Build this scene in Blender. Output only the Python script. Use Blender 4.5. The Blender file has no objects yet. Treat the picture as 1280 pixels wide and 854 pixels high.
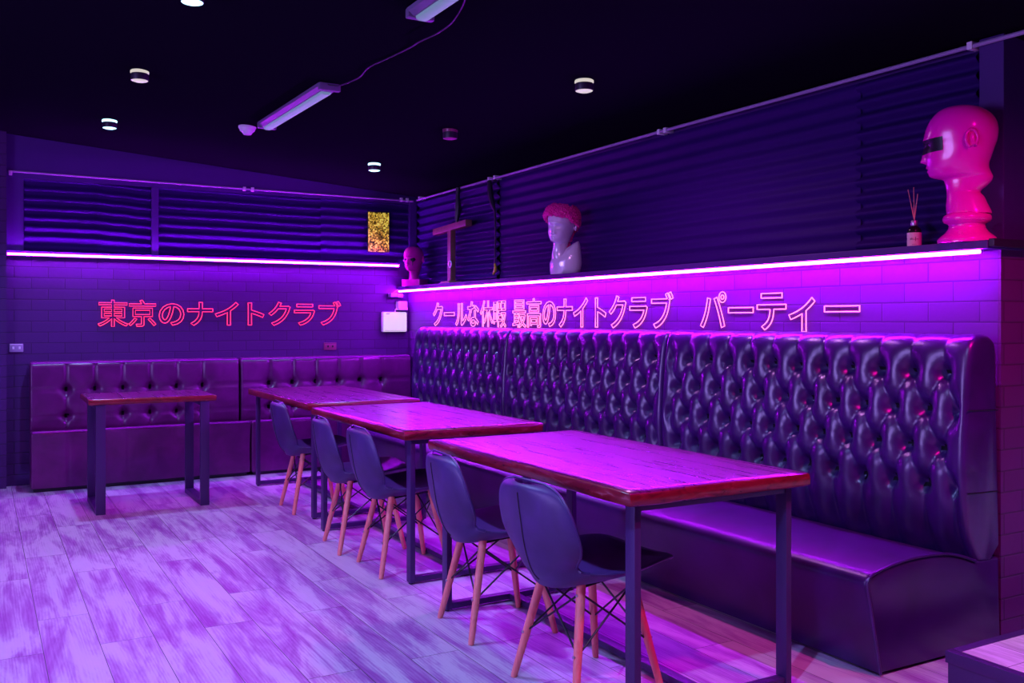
import bpy, bmesh, math, random
from mathutils import Vector, Matrix, noise
random.seed(7)
LEDC=(.44,.006,1.0); LEDE=330.0; EXPO=0.0
C = bpy.context.scene.collection
R = math.radians
GLYPHS = {'東':[[(153,590),(153,222),(396,222),(320,154),(232,92),(137,39),(41,-1),(55,-15),(69,-31),(82,-48),(93,-64),(191,-18),(288,42),(379,113),(459,191),(459,-80),(536,-80),(536,194),(617,115),(710,43),(809,-19),(909,-66),(920,-50),(934,-32),(948,-15),(962,-1),(865,38),(768,91),(678,153),(600,222),(859,222),(859,590),(536,590),(536,674),(940,674),(940,745),(536,745),(536,839),(459,839),(459,745),(66,745),(66,674),(459,674),(459,590)],[(226,379),(459,379),(459,282),(226,282)],[(536,379),(782,379),(782,282),(536,282)],[(226,530),(459,530),(459,435),(226,435)],[(536,530),(782,530),(782,435),(536,435)]],
'京':[[(262,495),(743,495),(743,334),(262,334)],[(685,167),(736,113),(788,54),(834,-3),(869,-52),(934,-8),(897,40),(849,95),(797,152),(746,205)],[(235,204),(199,151),(154,96),(103,43),(52,-2),(66,-12),(81,-24),(95,-37),(107,-49),(161,0),(215,57),(265,117),(308,177)],[(415,824),(431,798),(447,771),(462,743),(476,716),(65,716),(65,642),(937,642),(937,716),(564,716),(549,747),(529,781),(508,816),(487,848)],[(188,561),(188,267),(464,267),(464,8),(463,-1),(453,-10),(441,-11),(420,-11),(386,-11),(342,-11),(292,-10),(300,-27),(307,-46),(313,-64),(318,-81),(378,-81),(428,-80),(467,-77),(498,-70),(520,-60),(534,-44),(541,-22),(543,7),(543,267),(822,267),(822,561)]],
'の':[[(476,642),(466,573),(453,504),(438,436),(420,372),(382,264),(343,191),(305,149),(269,136),(234,147),(201,180),(176,236),(166,318),(187,423),(249,522),(347,600)],[(559,644),(672,613),(756,549),(808,460),(826,353),(804,238),(747,150),(666,90),(572,56),(553,52),(532,49),(510,46),(486,43),(533,-31),(692,12),(809,92),(883,206),(908,350),(881,493),(804,610),(684,689),(525,718),(354,685),(215,596),(122,466),(88,311),(103,200),(144,116),(201,63),(266,44),(333,64),(394,122),(450,220),(499,355),(518,426),(535,499),(548,572)]],
'ナ':[[(97,545),(97,459),(116,460),(139,461),(164,462),(192,462),(485,462),(469,319),(420,198),(336,98),(214,20),(292,-38),(421,59),(507,174),(554,308),(569,462),(834,462),(859,462),(884,461),(906,460),(922,459),(922,544),(906,543),(885,541),(860,540),(835,540),(569,540),(569,674),(570,699),(571,728),(573,754),(575,774),(476,774),(480,754),(482,728),(484,700),(485,675),(485,540),(190,540),(164,541),(138,542),(115,543)]],
'イ':[[(86,361),(126,283),(229,318),(329,358),(423,401),(507,446),(507,76),(506,46),(505,15),(503,-12),(501,-31),(599,-31),(596,-11),(595,16),(593,46),(593,76),(593,498),(668,550),(738,605),(803,662),(863,721),(796,783),(739,720),(673,659),(600,601),(523,548),(432,496),(328,446),(212,400)]],
'ト':[[(337,88),(337,58),(335,27),(333,-3),(330,-30),(427,-30),(424,-2),(423,30),(421,61),(421,88),(420,418),(513,386),(617,347),(721,302),(813,257),(847,342),(755,385),(644,429),(528,472),(420,507),(420,670),(421,695),(422,722),(425,749),(427,774),(329,774),(333,749),(335,721),(337,694),(337,670)]],
'ク':[[(537,777),(444,807),(438,786),(430,764),(421,744),(413,728),(370,652),(304,564),(215,474),(99,390),(168,338),(245,395),(313,457),(371,520),(421,584),(760,584),(737,510),(702,428),(655,347),(600,272),(525,196),(435,127),(328,68),(201,21),(273,-44),(402,12),(508,76),(597,148),(671,228),(733,313),(783,403),(822,491),(849,572),(854,585),(859,599),(866,613),(872,625),(805,666),(792,661),(777,658),(759,657),(740,656),(468,656),(492,698),(501,715),(512,735),(524,756)]],
'ラ':[[(231,745),(231,662),(252,663),(275,664),(298,665),(321,665),(713,665),(738,665),(763,664),(785,663),(805,662),(805,745),(785,743),(763,741),(738,740),(714,740),(321,740),(297,740),(274,741),(252,743)],[(878,481),(821,517),(811,513),(798,511),(783,509),(766,509),(239,509),(218,509),(194,511),(168,512),(141,515),(141,431),(168,432),(194,433),(219,434),(239,434),(770,434),(752,378),(727,321),(693,265),(651,213),(580,151),(496,99),(402,58),(299,30),(361,-41),(456,-10),(548,34),(637,92),(719,168),(769,233),(810,303),(841,377),(865,452),(870,466),(874,474)]],
'ブ':[[(884,857),(829,834),(850,804),(872,770),(893,734),(911,701),(966,725),(948,757),(927,793),(904,827)],[(846,651),(797,682),(835,699),(817,731),(797,767),(775,801),(756,831),(701,808),(719,781),(738,751),(757,719),(774,688),(762,686),(751,685),(741,685),(731,685),(230,685),(204,686),(178,687),(152,689),(130,692),(130,603),(151,604),(174,605),(201,606),(229,606),(741,606),(725,527),(697,441),(659,356),(610,280),(541,204),(456,138),(351,83),(220,40),(288,-35),(414,14),(519,76),(607,149),(682,232),(736,318),(778,416),(810,513),(831,601),(834,615),(837,628),(841,640)]],
'ー':[[(102,433),(102,335),(129,337),(162,339),(200,340),(241,340),(790,340),(823,339),(853,338),(878,336),(897,335),(897,433),(878,431),(854,430),(824,429),(789,428),(241,428),(200,429),(162,430),(128,431)]],
'ル':[[(524,21),(577,-23),(583,-18),(591,-13),(600,-7),(611,0),(701,51),(793,116),(879,192),(952,277),(905,345),(840,265),(765,195),(687,139),(613,99),(613,676),(613,702),(615,724),(616,740),(617,750),(525,750),(526,740),(528,724),(529,702),(530,676),(530,77),(530,62),(529,48),(527,34)],[(66,26),(141,-24),(200,33),(250,99),(290,172),(319,250),(335,343),(345,458),(349,576),(350,675),(351,697),(352,718),(354,735),(355,747),(263,747),(266,731),(268,714),(269,695),(270,674),(269,577),(266,466),(257,358),(240,272),(212,201),(173,135),(124,76)]],
'な':[[(887,458),(932,524),(886,555),(825,592),(759,628),(699,657),(658,596),(714,568),(777,533),(838,495)],[(622,165),(623,120),(617,81),(599,50),(564,29),(512,21),(461,27),(425,43),(403,68),(396,100),(405,132),(430,157),(469,174),(519,180),(546,179),(572,176),(597,172)],[(687,485),(609,485),(611,427),(614,363),(617,297),(620,233),(596,238),(572,241),(547,242),(522,243),(443,233),(380,203),(337,155),(322,93),(338,29),(381,-16),(444,-42),(522,-51),(602,-40),(656,-8),(687,38),(697,94),(696,136),(743,110),(785,81),(824,51),(858,21),(901,89),(859,123),(810,156),(754,187),(693,213),(686,377),(685,403),(685,429),(686,456)],[(451,794),(363,802),(359,760),(352,716),(343,672),(332,629),(303,627),(274,625),(246,624),(219,624),(187,624),(156,626),(126,628),(97,631),(102,556),(131,555),(161,554),(190,553),(219,553),(241,553),(263,554),(286,555),(308,556),(267,462),(215,362),(156,265),(94,182),(171,142),(232,234),(292,341),(346,454),(389,564),(438,571),(485,580),(529,590),(571,601),(569,676),(530,664),(491,654),(451,646),(412,639),(424,683),(434,725),(443,763)]],
'休':[[(306,585),(306,512),(549,512),(494,391),(427,277),(351,178),(270,101),(285,89),(300,73),(314,57),(326,42),(400,117),(469,209),(533,314),(588,428),(588,-80),(662,-80),(662,452),(717,334),(780,223),(849,126),(922,48),(934,64),(949,80),(964,95),(979,107),(901,184),(828,282),(761,394),(707,512),(953,512),(953,585),(662,585),(662,826),(588,826),(588,585)],[(294,834),(241,718),(175,609),(101,511),(20,430),(32,413),(45,392),(57,371),(66,354),(96,384),(126,416),(155,450),(184,486),(184,-78),(258,-78),(258,594),(289,646),(318,700),(344,755),(368,811)]],
'暇':[[(675,796),(675,731),(865,731),(865,550),(675,550),(675,485),(931,485),(931,796)],[(377,796),(377,-77),(447,-77),(447,123),(632,123),(632,187),(447,187),(447,312),(616,312),(616,376),(447,376),(447,483),(636,483),(636,796)],[(865,344),(851,293),(833,245),(813,201),(790,160),(769,203),(751,248),(736,295),(723,344)],[(646,407),(646,344),(719,344),(666,332),(682,271),(701,212),(724,156),(749,104),(711,63),(669,28),(624,-1),(576,-24),(587,-36),(598,-50),(608,-65),(616,-79),(663,-55),(707,-26),(749,7),(787,44),(815,8),(846,-25),(880,-53),(917,-77),(926,-62),(938,-47),(951,-33),(963,-21),(925,1),(890,29),(858,61),(829,97),(866,159),(898,229),(924,308),(943,397),(901,409),(888,407)],[(447,732),(570,732),(570,547),(447,547)],[(252,409),(252,175),(137,175),(137,409)],[(252,476),(137,476),(137,703),(252,703)],[(75,771),(75,28),(137,28),(137,107),(314,107),(314,771)]],
'最':[[(248,635),(753,635),(753,564),(248,564)],[(248,755),(753,755),(753,685),(248,685)],[(176,808),(176,511),(828,511),(828,808)],[(396,392),(396,325),(214,325),(214,392)],[(47,43),(54,-24),(396,17),(396,-80),(468,-80),(468,26),(522,33),(522,94),(468,88),(468,392),(949,392),(949,455),(49,455),(49,392),(145,392),(145,52)],[(507,330),(507,268),(567,268),(547,262),(572,209),(600,159),(633,113),(671,70),(629,41),(584,16),(538,-5),(491,-22),(501,-34),(512,-48),(522,-63),(529,-77),(579,-57),(628,-33),(675,-6),(720,26),(764,-6),(812,-35),(864,-58),(919,-77),(928,-62),(939,-46),(952,-31),(964,-18),(911,-2),(861,18),(814,43),(771,71),(818,122),(859,179),(893,243),(920,314),(877,333),(863,330)],[(613,268),(832,268),(810,225),(784,185),(754,147),(721,113),(688,147),(660,185),(634,225)],[(396,269),(396,198),(214,198),(214,269)],[(396,142),(396,80),(214,59),(214,142)]],
'高':[[(286,559),(719,559),(719,468),(286,468)],[(211,614),(211,413),(797,413),(797,614)],[(441,826),(470,736),(59,736),(59,670),(937,670),(937,736),(553,736),(544,762),(534,789),(524,817),(513,843)],[(96,357),(96,-79),(168,-79),(168,294),(830,294),(830,-1),(826,-13),(813,-16),(798,-16),(774,-16),(743,-16),(711,-15),(718,-28),(725,-43),(731,-58),(735,-72),(779,-72),(816,-71),(846,-69),(869,-63),(886,-54),(897,-42),(903,-24),(905,0),(905,357)],[(281,235),(281,-21),(352,-21),(352,29),(706,29),(706,235)],[(352,179),(638,179),(638,85),(352,85)]],
'パ':[[(783,697),(788,723),(802,744),(823,759),(849,764),(875,759),(896,744),(910,723),(915,697),(910,672),(896,651),(875,636),(849,631),(823,636),(802,650),(788,671)],[(737,697),(746,653),(770,618),(805,594),(849,585),(892,594),(928,618),(952,653),(961,697),(952,741),(928,777),(892,801),(849,810),(805,801),(770,777),(746,741)],[(218,301),(188,235),(152,165),(110,95),(64,29),(149,-7),(190,57),(229,126),(265,198),(296,268),(326,351),(352,439),(373,519),(387,580),(391,598),(395,617),(400,635),(405,653),(316,672),(301,580),(278,482),(250,386)],[(710,339),(742,254),(773,165),(801,77),(823,-5),(912,24),(888,101),(858,192),(824,283),(792,366),(757,450),(718,537),(680,617),(646,682),(565,655),(601,589),(639,508),(676,421)]],
'テ':[[(215,740),(215,657),(235,658),(257,659),(281,660),(306,660),(710,660),(733,660),(757,659),(780,658),(803,657),(803,740),(780,737),(756,736),(732,734),(710,734),(305,734),(281,735),(258,736),(236,738)],[(95,489),(95,406),(116,407),(138,408),(160,408),(182,408),(482,408),(478,339),(468,275),(451,215),(424,160),(389,114),(344,72),(292,36),(235,7),(309,-48),(371,-10),(426,35),(472,84),(506,135),(532,194),(549,259),(560,330),(565,408),(837,408),(856,408),(877,407),(897,407),(915,406),(915,489),(896,487),(875,485),(855,484),(837,484),(182,484),(159,484),(137,485),(116,487)]],
'ィ':[[(122,258),(160,184),(245,213),(327,246),(405,281),(473,316),(473,10),(473,-15),(472,-40),(470,-62),(469,-78),(561,-78),(559,-62),(557,-40),(556,-15),(556,10),(556,366),(623,412),(684,461),(738,509),(782,553),(720,613),(675,562),(617,509),(552,457),(482,409),(410,369),(321,326),(223,288)]]}

# ------------------------------------------------------------------ helpers
class MB:
    """collects geometry and links it as one mesh object"""
    def __init__(s): s.v=[]; s.f=[]
    def add(s, vs, fs):
        n=len(s.v); s.v+= [tuple(p) for p in vs]; s.f+= [tuple(i+n for i in f) for f in fs]; return s
    def box(s, lo, hi, bev=0.0, M=None):
        bm=bmesh.new(); bmesh.ops.create_cube(bm,size=1)
        for v in bm.verts:
            v.co=Vector([(lo[i]+hi[i])/2+v.co[i]*(hi[i]-lo[i]) for i in range(3)])
        if bev: bmesh.ops.bevel(bm,geom=bm.edges[:],offset=bev,segments=2,affect='EDGES',profile=.6)
        if M: bmesh.ops.transform(bm,matrix=M,verts=bm.verts[:])
        return s.bm(bm)
    def bm(s,bm):
        bm.verts.index_update()
        s.add([v.co[:] for v in bm.verts],[[v.index for v in f.verts] for f in bm.faces]); bm.free(); return s
    def tube(s, pts, r, n=8, closed=False, cap=True):
        pts=[Vector(p) for p in pts]; m=len(pts); rs=r if isinstance(r,(list,tuple)) else [r]*m
        base=len(s.v); prev=None
        for i,p in enumerate(pts):
            a=pts[(i-1)%m] if (closed or i>0) else p; b=pts[(i+1)%m] if (closed or i<m-1) else p
            t=(b-a); t=t.normalized() if t.length>1e-9 else Vector((0,0,1))
            if prev is None:
                u=t.cross(Vector((0,0,1))); u=u.normalized() if u.length>.05 else t.cross(Vector((1,0,0))).normalized()
            else:
                u=prev-t*prev.dot(t); u=u.normalized() if u.length>1e-6 else t.orthogonal().normalized()
            prev=u; w=t.cross(u)
            for k in range(n):
                an=2*math.pi*k/n; s.v.append(tuple(p+(u*math.cos(an)+w*math.sin(an))*rs[i]))
        for i in range(m if closed else m-1):
            j=(i+1)%m
            for k in range(n):
                l=(k+1)%n; s.f.append((base+i*n+k,base+i*n+l,base+j*n+l,base+j*n+k))
        if cap and not closed:
            s.f.append(tuple(base+k for k in reversed(range(n)))); s.f.append(tuple(base+(m-1)*n+k for k in range(n)))
        return s
    def lathe(s, prof, c=(0,0,0), n=40, M=None):
        base=len(s.v); vs=[]
        for r,z in prof:
            for k in range(n):
                a=2*math.pi*k/n; p=Vector((c[0]+r*math.cos(a),c[1]+r*math.sin(a),c[2]+z))
                s.v.append(tuple(M@p if M else p))
        for i in range(len(prof)-1):
            for k in range(n):
                l=(k+1)%n; s.f.append((base+i*n+k,base+i*n+l,base+(i+1)*n+l,base+(i+1)*n+k))
        s.f.append(tuple(base+k for k in reversed(range(n)))); m=len(prof)-1
        s.f.append(tuple(base+m*n+k for k in range(n))); return s
    def ball(s, c, r, sub=2, sc=(1,1,1), M=None):
        bm=bmesh.new(); bmesh.ops.create_icosphere(bm,subdivisions=sub,radius=1)
        for v in bm.verts:
            p=Vector((c[0]+v.co.x*r*sc[0],c[1]+v.co.y*r*sc[1],c[2]+v.co.z*r*sc[2])); v.co=M@p if M else p
        return s.bm(bm)
    def grid(s, rows, closed_u=False):
        base=len(s.v); n=len(rows[0]); m=len(rows)
        for r in rows: s.v+= [tuple(p) for p in r]
        for i in range(m-1):
            for k in range(n if closed_u else n-1):
                l=(k+1)%n; s.f.append((base+i*n+k,base+i*n+l,base+(i+1)*n+l,base+(i+1)*n+k))
        return s
    def prism(s, poly, axis, a, b, bev=0):
        """poly: list of 2-D points, extruded along axis from a to b"""
        def P(q,t):
            return [(t,q[0],q[1]),(q[0],t,q[1]),(q[0],q[1],t)][axis]
        n=len(poly); base=len(s.v)
        s.v+= [P(q,a) for q in poly]+[P(q,b) for q in poly]
        s.f.append(tuple(base+i for i in range(n))); s.f.append(tuple(base+n+i for i in reversed(range(n))))
        for i in range(n):
            j=(i+1)%n; s.f.append((base+j,base+i,base+n+i,base+n+j))
        return s
    def build(s, name, mat, parent=None, smooth=True, angle=35, local=False):
        me=bpy.data.meshes.new(name); off=Vector((0,0,0))
        if parent is not None and not local:
            q=parent
            while q is not None: off+=q.location; q=q.parent
        me.from_pydata([tuple(Vector(p)-off) for p in s.v],[],s.f)
        bm=bmesh.new(); bm.from_mesh(me); bmesh.ops.recalc_face_normals(bm,faces=bm.faces[:])
        if smooth:
            for f in bm.faces: f.smooth=True
            for e in bm.edges:
                if len(e.link_faces)==2 and e.calc_face_angle(0)>R(angle): e.smooth=False
        bm.to_mesh(me); bm.free(); me.update()
        o=bpy.data.objects.new(name,me); C.objects.link(o); me.materials.append(mat)
        if parent is not None: o.parent=parent
        return o

def tag(o,label=None,cat=None,group=None,kind=None):
    if label: o['label']=label
    if cat: o['category']=cat
    if group: o['group']=group
    if kind: o['kind']=kind
    return o
def thing(name,label,cat,loc=(0,0,0),rz=0,group=None):
    o=bpy.data.objects.new(name,None); C.objects.link(o); o.empty_display_size=.05
    o.location=loc; o.rotation_euler=(0,0,rz); return tag(o,label,cat,group)
def struct(name,mb,mat,smooth=False):
    return tag(mb.build(name,mat,smooth=smooth),kind='structure')
def dup(root,loc,rz,label=None,group=None):
    r=root.copy(); C.objects.link(r); r.location=loc; r.rotation_euler=(0,0,rz)
    if label: r['label']=label
    if group: r['group']=group
    for ch in list(root.children):
        c=ch.copy(); C.objects.link(c); c.parent=r
        for g in list(ch.children):
            d=g.copy(); C.objects.link(d); d.parent=c
    return r
def crv(keys,x):
    """Catmull-Rom through (x, a, b, ...) keys"""
    if x<=keys[0][0]: return keys[0][1:]
    if x>=keys[-1][0]: return keys[-1][1:]
    for i in range(len(keys)-1):
        if keys[i][0]<=x<=keys[i+1][0]: break
    k0,k1,k2,k3=keys[max(i-1,0)],keys[i],keys[i+1],keys[min(i+2,len(keys)-1)]
    t=(x-k1[0])/(k2[0]-k1[0]); h=k2[0]-k1[0]; out=[]
    for c in range(1,len(k1)):
        m1=(k2[c]-k0[c])/(k2[0]-k0[0])*h if k2[0]!=k0[0] else 0
        m2=(k3[c]-k1[c])/(k3[0]-k1[0])*h if k3[0]!=k1[0] else 0
        out.append((2*t**3-3*t*t+1)*k1[c]+(t**3-2*t*t+t)*m1+(-2*t**3+3*t*t)*k2[c]+(t**3-t*t)*m2)
    return out
def resample(poly,step):
    out=[Vector((*poly[0],0))]
    # smooth the polyline with Catmull-Rom by index, then even spacing
    keys=[(i,p[0],p[1]) for i,p in enumerate(poly)]
    dense=[Vector((*crv(keys,i/12),0)) for i in range((len(poly)-1)*12+1)]
    acc=0
    for a,b in zip(dense,dense[1:]):
        acc+=(b-a).length
        if acc>=step: out.append(b); acc=0
    if (out[-1]-dense[-1]).length>step*.3: out.append(dense[-1])
    return out

# ------------------------------------------------------------------ materials
def nodes(name):
    m=bpy.data.materials.new(name); m.use_nodes=True; t=m.node_tree
    return m,t,t.nodes['Principled BSDF']
def N(t,typ,**kw):
    n=t.nodes.new(typ)
    for k,v in kw.items():
        if k in n.inputs: n.inputs[k].default_value=v
        else: setattr(n,k,v)
    return n
def L(t,a,b): t.links.new(a,b)
def ramp(t,fac,stops):
    r=N(t,'ShaderNodeValToRGB'); e=r.color_ramp.elements
    while len(e)<len(stops): e.new(.5)
    for q,(p,c) in zip(e,stops): q.position=p; q.color=(*c,1) if len(c)==3 else c
    L(t,fac,r.inputs['Fac']); return r
def plain(name,col,rough=.5,metal=0,bump=0,bscale=60,coat=0,spec=.5):
    m,t,b=nodes(name)
    b.inputs['Base Color'].default_value=(*col,1); b.inputs['Roughness'].default_value=rough; b.inputs['Metallic'].default_value=metal
    b.inputs['Coat Weight'].default_value=coat; b.inputs['Coat Roughness'].default_value=.12; b.inputs['Specular IOR Level'].default_value=spec
    tc=N(t,'ShaderNodeTexCoord'); nz=N(t,'ShaderNodeTexNoise',Scale=bscale,Detail=4.0); L(t,tc.outputs['Object'],nz.inputs['Vector'])
    mr=N(t,'ShaderNodeMapRange'); mr.inputs['To Min'].default_value=max(0,rough-.06); mr.inputs['To Max'].default_value=min(1,rough+.06)
    L(t,nz.outputs['Fac'],mr.inputs['Value']); L(t,mr.outputs['Result'],b.inputs['Roughness'])
    if bump:
        bp=N(t,'ShaderNodeBump',Strength=bump,Distance=.004); L(t,nz.outputs['Fac'],bp.inputs['Height']); L(t,bp.outputs['Normal'],b.inputs['Normal'])
    return m
def emit(name,col,strength):
    m,t,b=nodes(name); b.inputs['Base Color'].default_value=(.06,.06,.06,1)
    b.inputs['Emission Color'].default_value=(*col,1); b.inputs['Emission Strength'].default_value=strength
    return m

def brick_mat(name,ax,col):
    m,t,b=nodes(name); tc=N(t,'ShaderNodeTexCoord'); sp=N(t,'ShaderNodeSeparateXYZ'); cb=N(t,'ShaderNodeCombineXYZ')
    L(t,tc.outputs['Object'],sp.inputs[0]); L(t,sp.outputs[ax],cb.inputs['X']); L(t,sp.outputs['Z'],cb.inputs['Y'])
    br=N(t,'ShaderNodeTexBrick',Scale=1.0); br.offset=.5
    br.inputs['Brick Width'].default_value=.24; br.inputs['Row Height'].default_value=.086; br.inputs['Mortar Size'].default_value=.004
    br.inputs['Mortar Smooth'].default_value=.35; br.inputs['Bias'].default_value=0
    c2=tuple(x*.86 for x in col); br.inputs['Color1'].default_value=(*col,1); br.inputs['Color2'].default_value=(*c2,1); br.inputs['Mortar'].default_value=(*[x*.55 for x in col],1)
    L(t,cb.outputs[0],br.inputs['Vector']); L(t,br.outputs['Color'],b.inputs['Base Color'])
    nz=N(t,'ShaderNodeTexNoise',Scale=40.0,Detail=5.0); L(t,tc.outputs['Object'],nz.inputs['Vector'])
    ma=N(t,'ShaderNodeMath',operation='MULTIPLY'); ma.inputs[1].default_value=-1.0; L(t,br.outputs['Fac'],ma.inputs[0])
    ad=N(t,'ShaderNodeMath',operation='MULTIPLY_ADD'); ad.inputs[1].default_value=.25; L(t,nz.outputs['Fac'],ad.inputs[0]); L(t,ma.outputs[0],ad.inputs[2])
    bp=N(t,'ShaderNodeBump',Strength=.7,Distance=.004); L(t,ad.outputs[0],bp.inputs['Height']); L(t,bp.outputs['Normal'],b.inputs['Normal'])
    b.inputs['Roughness'].default_value=.6
    return m

def leather(name,col,rough,bump=.25,wr=9.0,stretch=(1,1,1)):
    m,t,b=nodes(name); tc=N(t,'ShaderNodeTexCoord'); mp=N(t,'ShaderNodeMapping'); mp.inputs['Scale'].default_value=stretch
    L(t,tc.outputs['Object'],mp.inputs['Vector'])
    n1=N(t,'ShaderNodeTexNoise',Scale=wr,Detail=3.0,Distortion=.6); L(t,mp.outputs[0],n1.inputs['Vector'])
    v=N(t,'ShaderNodeTexVoronoi',Scale=420.0); L(t,tc.outputs['Object'],v.inputs['Vector'])
    mm=N(t,'ShaderNodeMath',operation='MULTIPLY_ADD'); mm.inputs[1].default_value=.05; L(t,v.outputs['Distance'],mm.inputs[0]); L(t,n1.outputs['Fac'],mm.inputs[2])
    bp=N(t,'ShaderNodeBump',Strength=bump,Distance=.02); L(t,mm.outputs[0],bp.inputs['Height']); L(t,bp.outputs['Normal'],b.inputs['Normal'])
    r=ramp(t,n1.outputs['Fac'],[(.3,tuple(c*.75 for c in col)),(.7,tuple(c*1.2 for c in col))]); L(t,r.outputs[0],b.inputs['Base Color'])
    b.inputs['Roughness'].default_value=rough; b.inputs['Specular IOR Level'].default_value=.6
    return m

def floor_mat(name,pale,dark,grey):
    m,t,b=nodes(name); tc=N(t,'ShaderNodeTexCoord'); sp=N(t,'ShaderNodeSeparateXYZ'); cb=N(t,'ShaderNodeCombineXYZ')
    L(t,tc.outputs['Object'],sp.inputs[0]); L(t,sp.outputs['Y'],cb.inputs['X']); L(t,sp.outputs['X'],cb.inputs['Y'])
    mp=N(t,'ShaderNodeMapping'); mp.inputs['Location'].default_value=(.35,-.017,0); L(t,cb.outputs[0],mp.inputs['Vector'])
    def brick(ms,c1,c2,mo):
        br=N(t,'ShaderNodeTexBrick',Scale=1.0); br.offset=.37; br.offset_frequency=2; br.squash=1
        br.inputs['Brick Width'].default_value=1.22; br.inputs['Row Height'].default_value=.203; br.inputs['Mortar Size'].default_value=ms
        br.inputs['Mortar Smooth'].default_value=.1; br.inputs['Color1'].default_value=c1; br.inputs['Color2'].default_value=c2; br.inputs['Mortar'].default_value=mo
        L(t,mp.outputs[0],br.inputs['Vector']); return br
    br=brick(.0015,(0,0,0,1),(1,1,1,1),(.5,.5,.5,1))
    # per-plank shift of the grain
    sc=N(t,'ShaderNodeVectorMath',operation='MULTIPLY'); sc.inputs[1].default_value=(7.3,3.1,5.7); L(t,br.outputs['Color'],sc.inputs[0])
    ad=N(t,'ShaderNodeVectorMath',operation='ADD'); L(t,tc.outputs['Object'],ad.inputs[0]); L(t,sc.outputs[0],ad.inputs[1])
    st=N(t,'ShaderNodeMapping'); st.inputs['Scale'].default_value=(9.0,1.35,1); L(t,ad.outputs[0],st.inputs['Vector'])
    n1=N(t,'ShaderNodeTexNoise',Scale=1.0,Detail=9.0,Roughness=.64,Distortion=.45); L(t,st.outputs[0],n1.inputs['Vector'])
    st2=N(t,'ShaderNodeMapping'); st2.inputs['Scale'].default_value=(110,3.0,1); L(t,ad.outputs[0],st2.inputs['Vector'])
    n2=N(t,'ShaderNodeTexNoise',Scale=1.0,Detail=3.0,Roughness=.6,Distortion=.6); L(t,st2.outputs[0],n2.inputs['Vector'])
    wv=N(t,'ShaderNodeTexWave',Scale=2.2,Distortion=9.0,Detail=2.0); wv.inputs['Detail Scale'].default_value=.7
    st3=N(t,'ShaderNodeMapping'); st3.inputs['Scale'].default_value=(11.0,.9,1); L(t,ad.outputs[0],st3.inputs['Vector']); L(t,st3.outputs[0],wv.inputs['Vector'])
    a=N(t,'ShaderNodeMath',operation='MULTIPLY_ADD'); a.inputs[1].default_value=.14; L(t,n2.outputs['Fac'],a.inputs[0]); L(t,n1.outputs['Fac'],a.inputs[2])
    a2=N(t,'ShaderNodeMath',operation='MULTIPLY_ADD'); a2.inputs[1].default_value=.05; L(t,wv.outputs['Fac'],a2.inputs[0]); L(t,a.outputs[0],a2.inputs[2])
    r=ramp(t,a2.outputs[0],[(.43,dark),(.535,grey),(.65,pale),(.95,tuple(min(1,c*1.12) for c in pale))]); L(t,a2.outputs[0],r.inputs['Fac'])
    mx=N(t,'ShaderNodeMix',data_type='RGBA'); L(t,br.outputs['Fac'],mx.inputs[0]); L(t,r.outputs[0],mx.inputs[6]); mx.inputs[7].default_value=(.05,.04,.05,1)
    L(t,mx.outputs[2],b.inputs['Base Color'])
    bp=N(t,'ShaderNodeBump',Strength=.25,Distance=.002); L(t,a2.outputs[0],bp.inputs['Height']); L(t,bp.outputs['Normal'],b.inputs['Normal'])
    b.inputs['Roughness'].default_value=.42; b.inputs['Specular IOR Level'].default_value=.35
    return m

def wood_mat(name,stops,rough,stretch=(14,1.2,14),coat=.0,bump=.2):
    m,t,b=nodes(name); tc=N(t,'ShaderNodeTexCoord'); st=N(t,'ShaderNodeMapping'); st.inputs['Scale'].default_value=stretch
    L(t,tc.outputs['Object'],st.inputs['Vector'])
    n1=N(t,'ShaderNodeTexNoise',Scale=1.0,Detail=7.0,Roughness=.65,Distortion=1.2); L(t,st.outputs[0],n1.inputs['Vector'])
    r=ramp(t,n1.outputs['Fac'],stops); L(t,r.outputs[0],b.inputs['Base Color'])
    mr=N(t,'ShaderNodeMapRange'); mr.inputs['To Min'].default_value=rough*.6; mr.inputs['To Max'].default_value=rough*1.5
    L(t,n1.outputs['Fac'],mr.inputs['Value']); L(t,mr.outputs[0],b.inputs['Roughness'])
    bp=N(t,'ShaderNodeBump',Strength=bump,Distance=.003); L(t,n1.outputs['Fac'],bp.inputs['Height']); L(t,bp.outputs['Normal'],b.inputs['Normal'])
    b.inputs['Coat Weight'].default_value=coat; b.inputs['Coat Roughness'].default_value=.15
    return m

M={}
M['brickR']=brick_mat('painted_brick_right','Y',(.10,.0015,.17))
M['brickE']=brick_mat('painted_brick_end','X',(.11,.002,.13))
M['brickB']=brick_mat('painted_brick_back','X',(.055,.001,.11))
M['plaster']=plain('dark_painted_board',(.05,.004,.14),.6,bump=.2,bscale=25)
M['ceiling']=plain('black_ceiling_board',(.006,.004,.010),.9,spec=.0,bump=.4,bscale=18)
M['sheet']=plain('dark_painted_corrugated_steel',(.026,.002,.10),.6,bump=.3,bscale=35,spec=.12)
M['floor']=floor_mat('whitewashed_plank_floor',(.52,.44,.52),(.27,.055,.29),(.37,.18,.40))
M['deck']=floor_mat('whitewashed_plank_deck',(.62,.60,.63),(.30,.24,.26),(.45,.42,.45))
M['sofa']=leather('black_glossy_leather',(.040,.003,.11),.30,.14,9)
M['sofa'].node_tree.nodes['Principled BSDF'].inputs['Specular IOR Level'].default_value=.8
M['seat']=leather('black_smooth_seat_leather',(.036,.004,.085),.33,.05,4)
M['button_shade']=plain('button_dimple_shade',(.006,.004,.010),.7,spec=.2)  # covered buttons, blackened to paint the deep shade of the dimples
M['bench']=leather('plum_black_leather',(.11,.006,.10),.30,.14,8)
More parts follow.
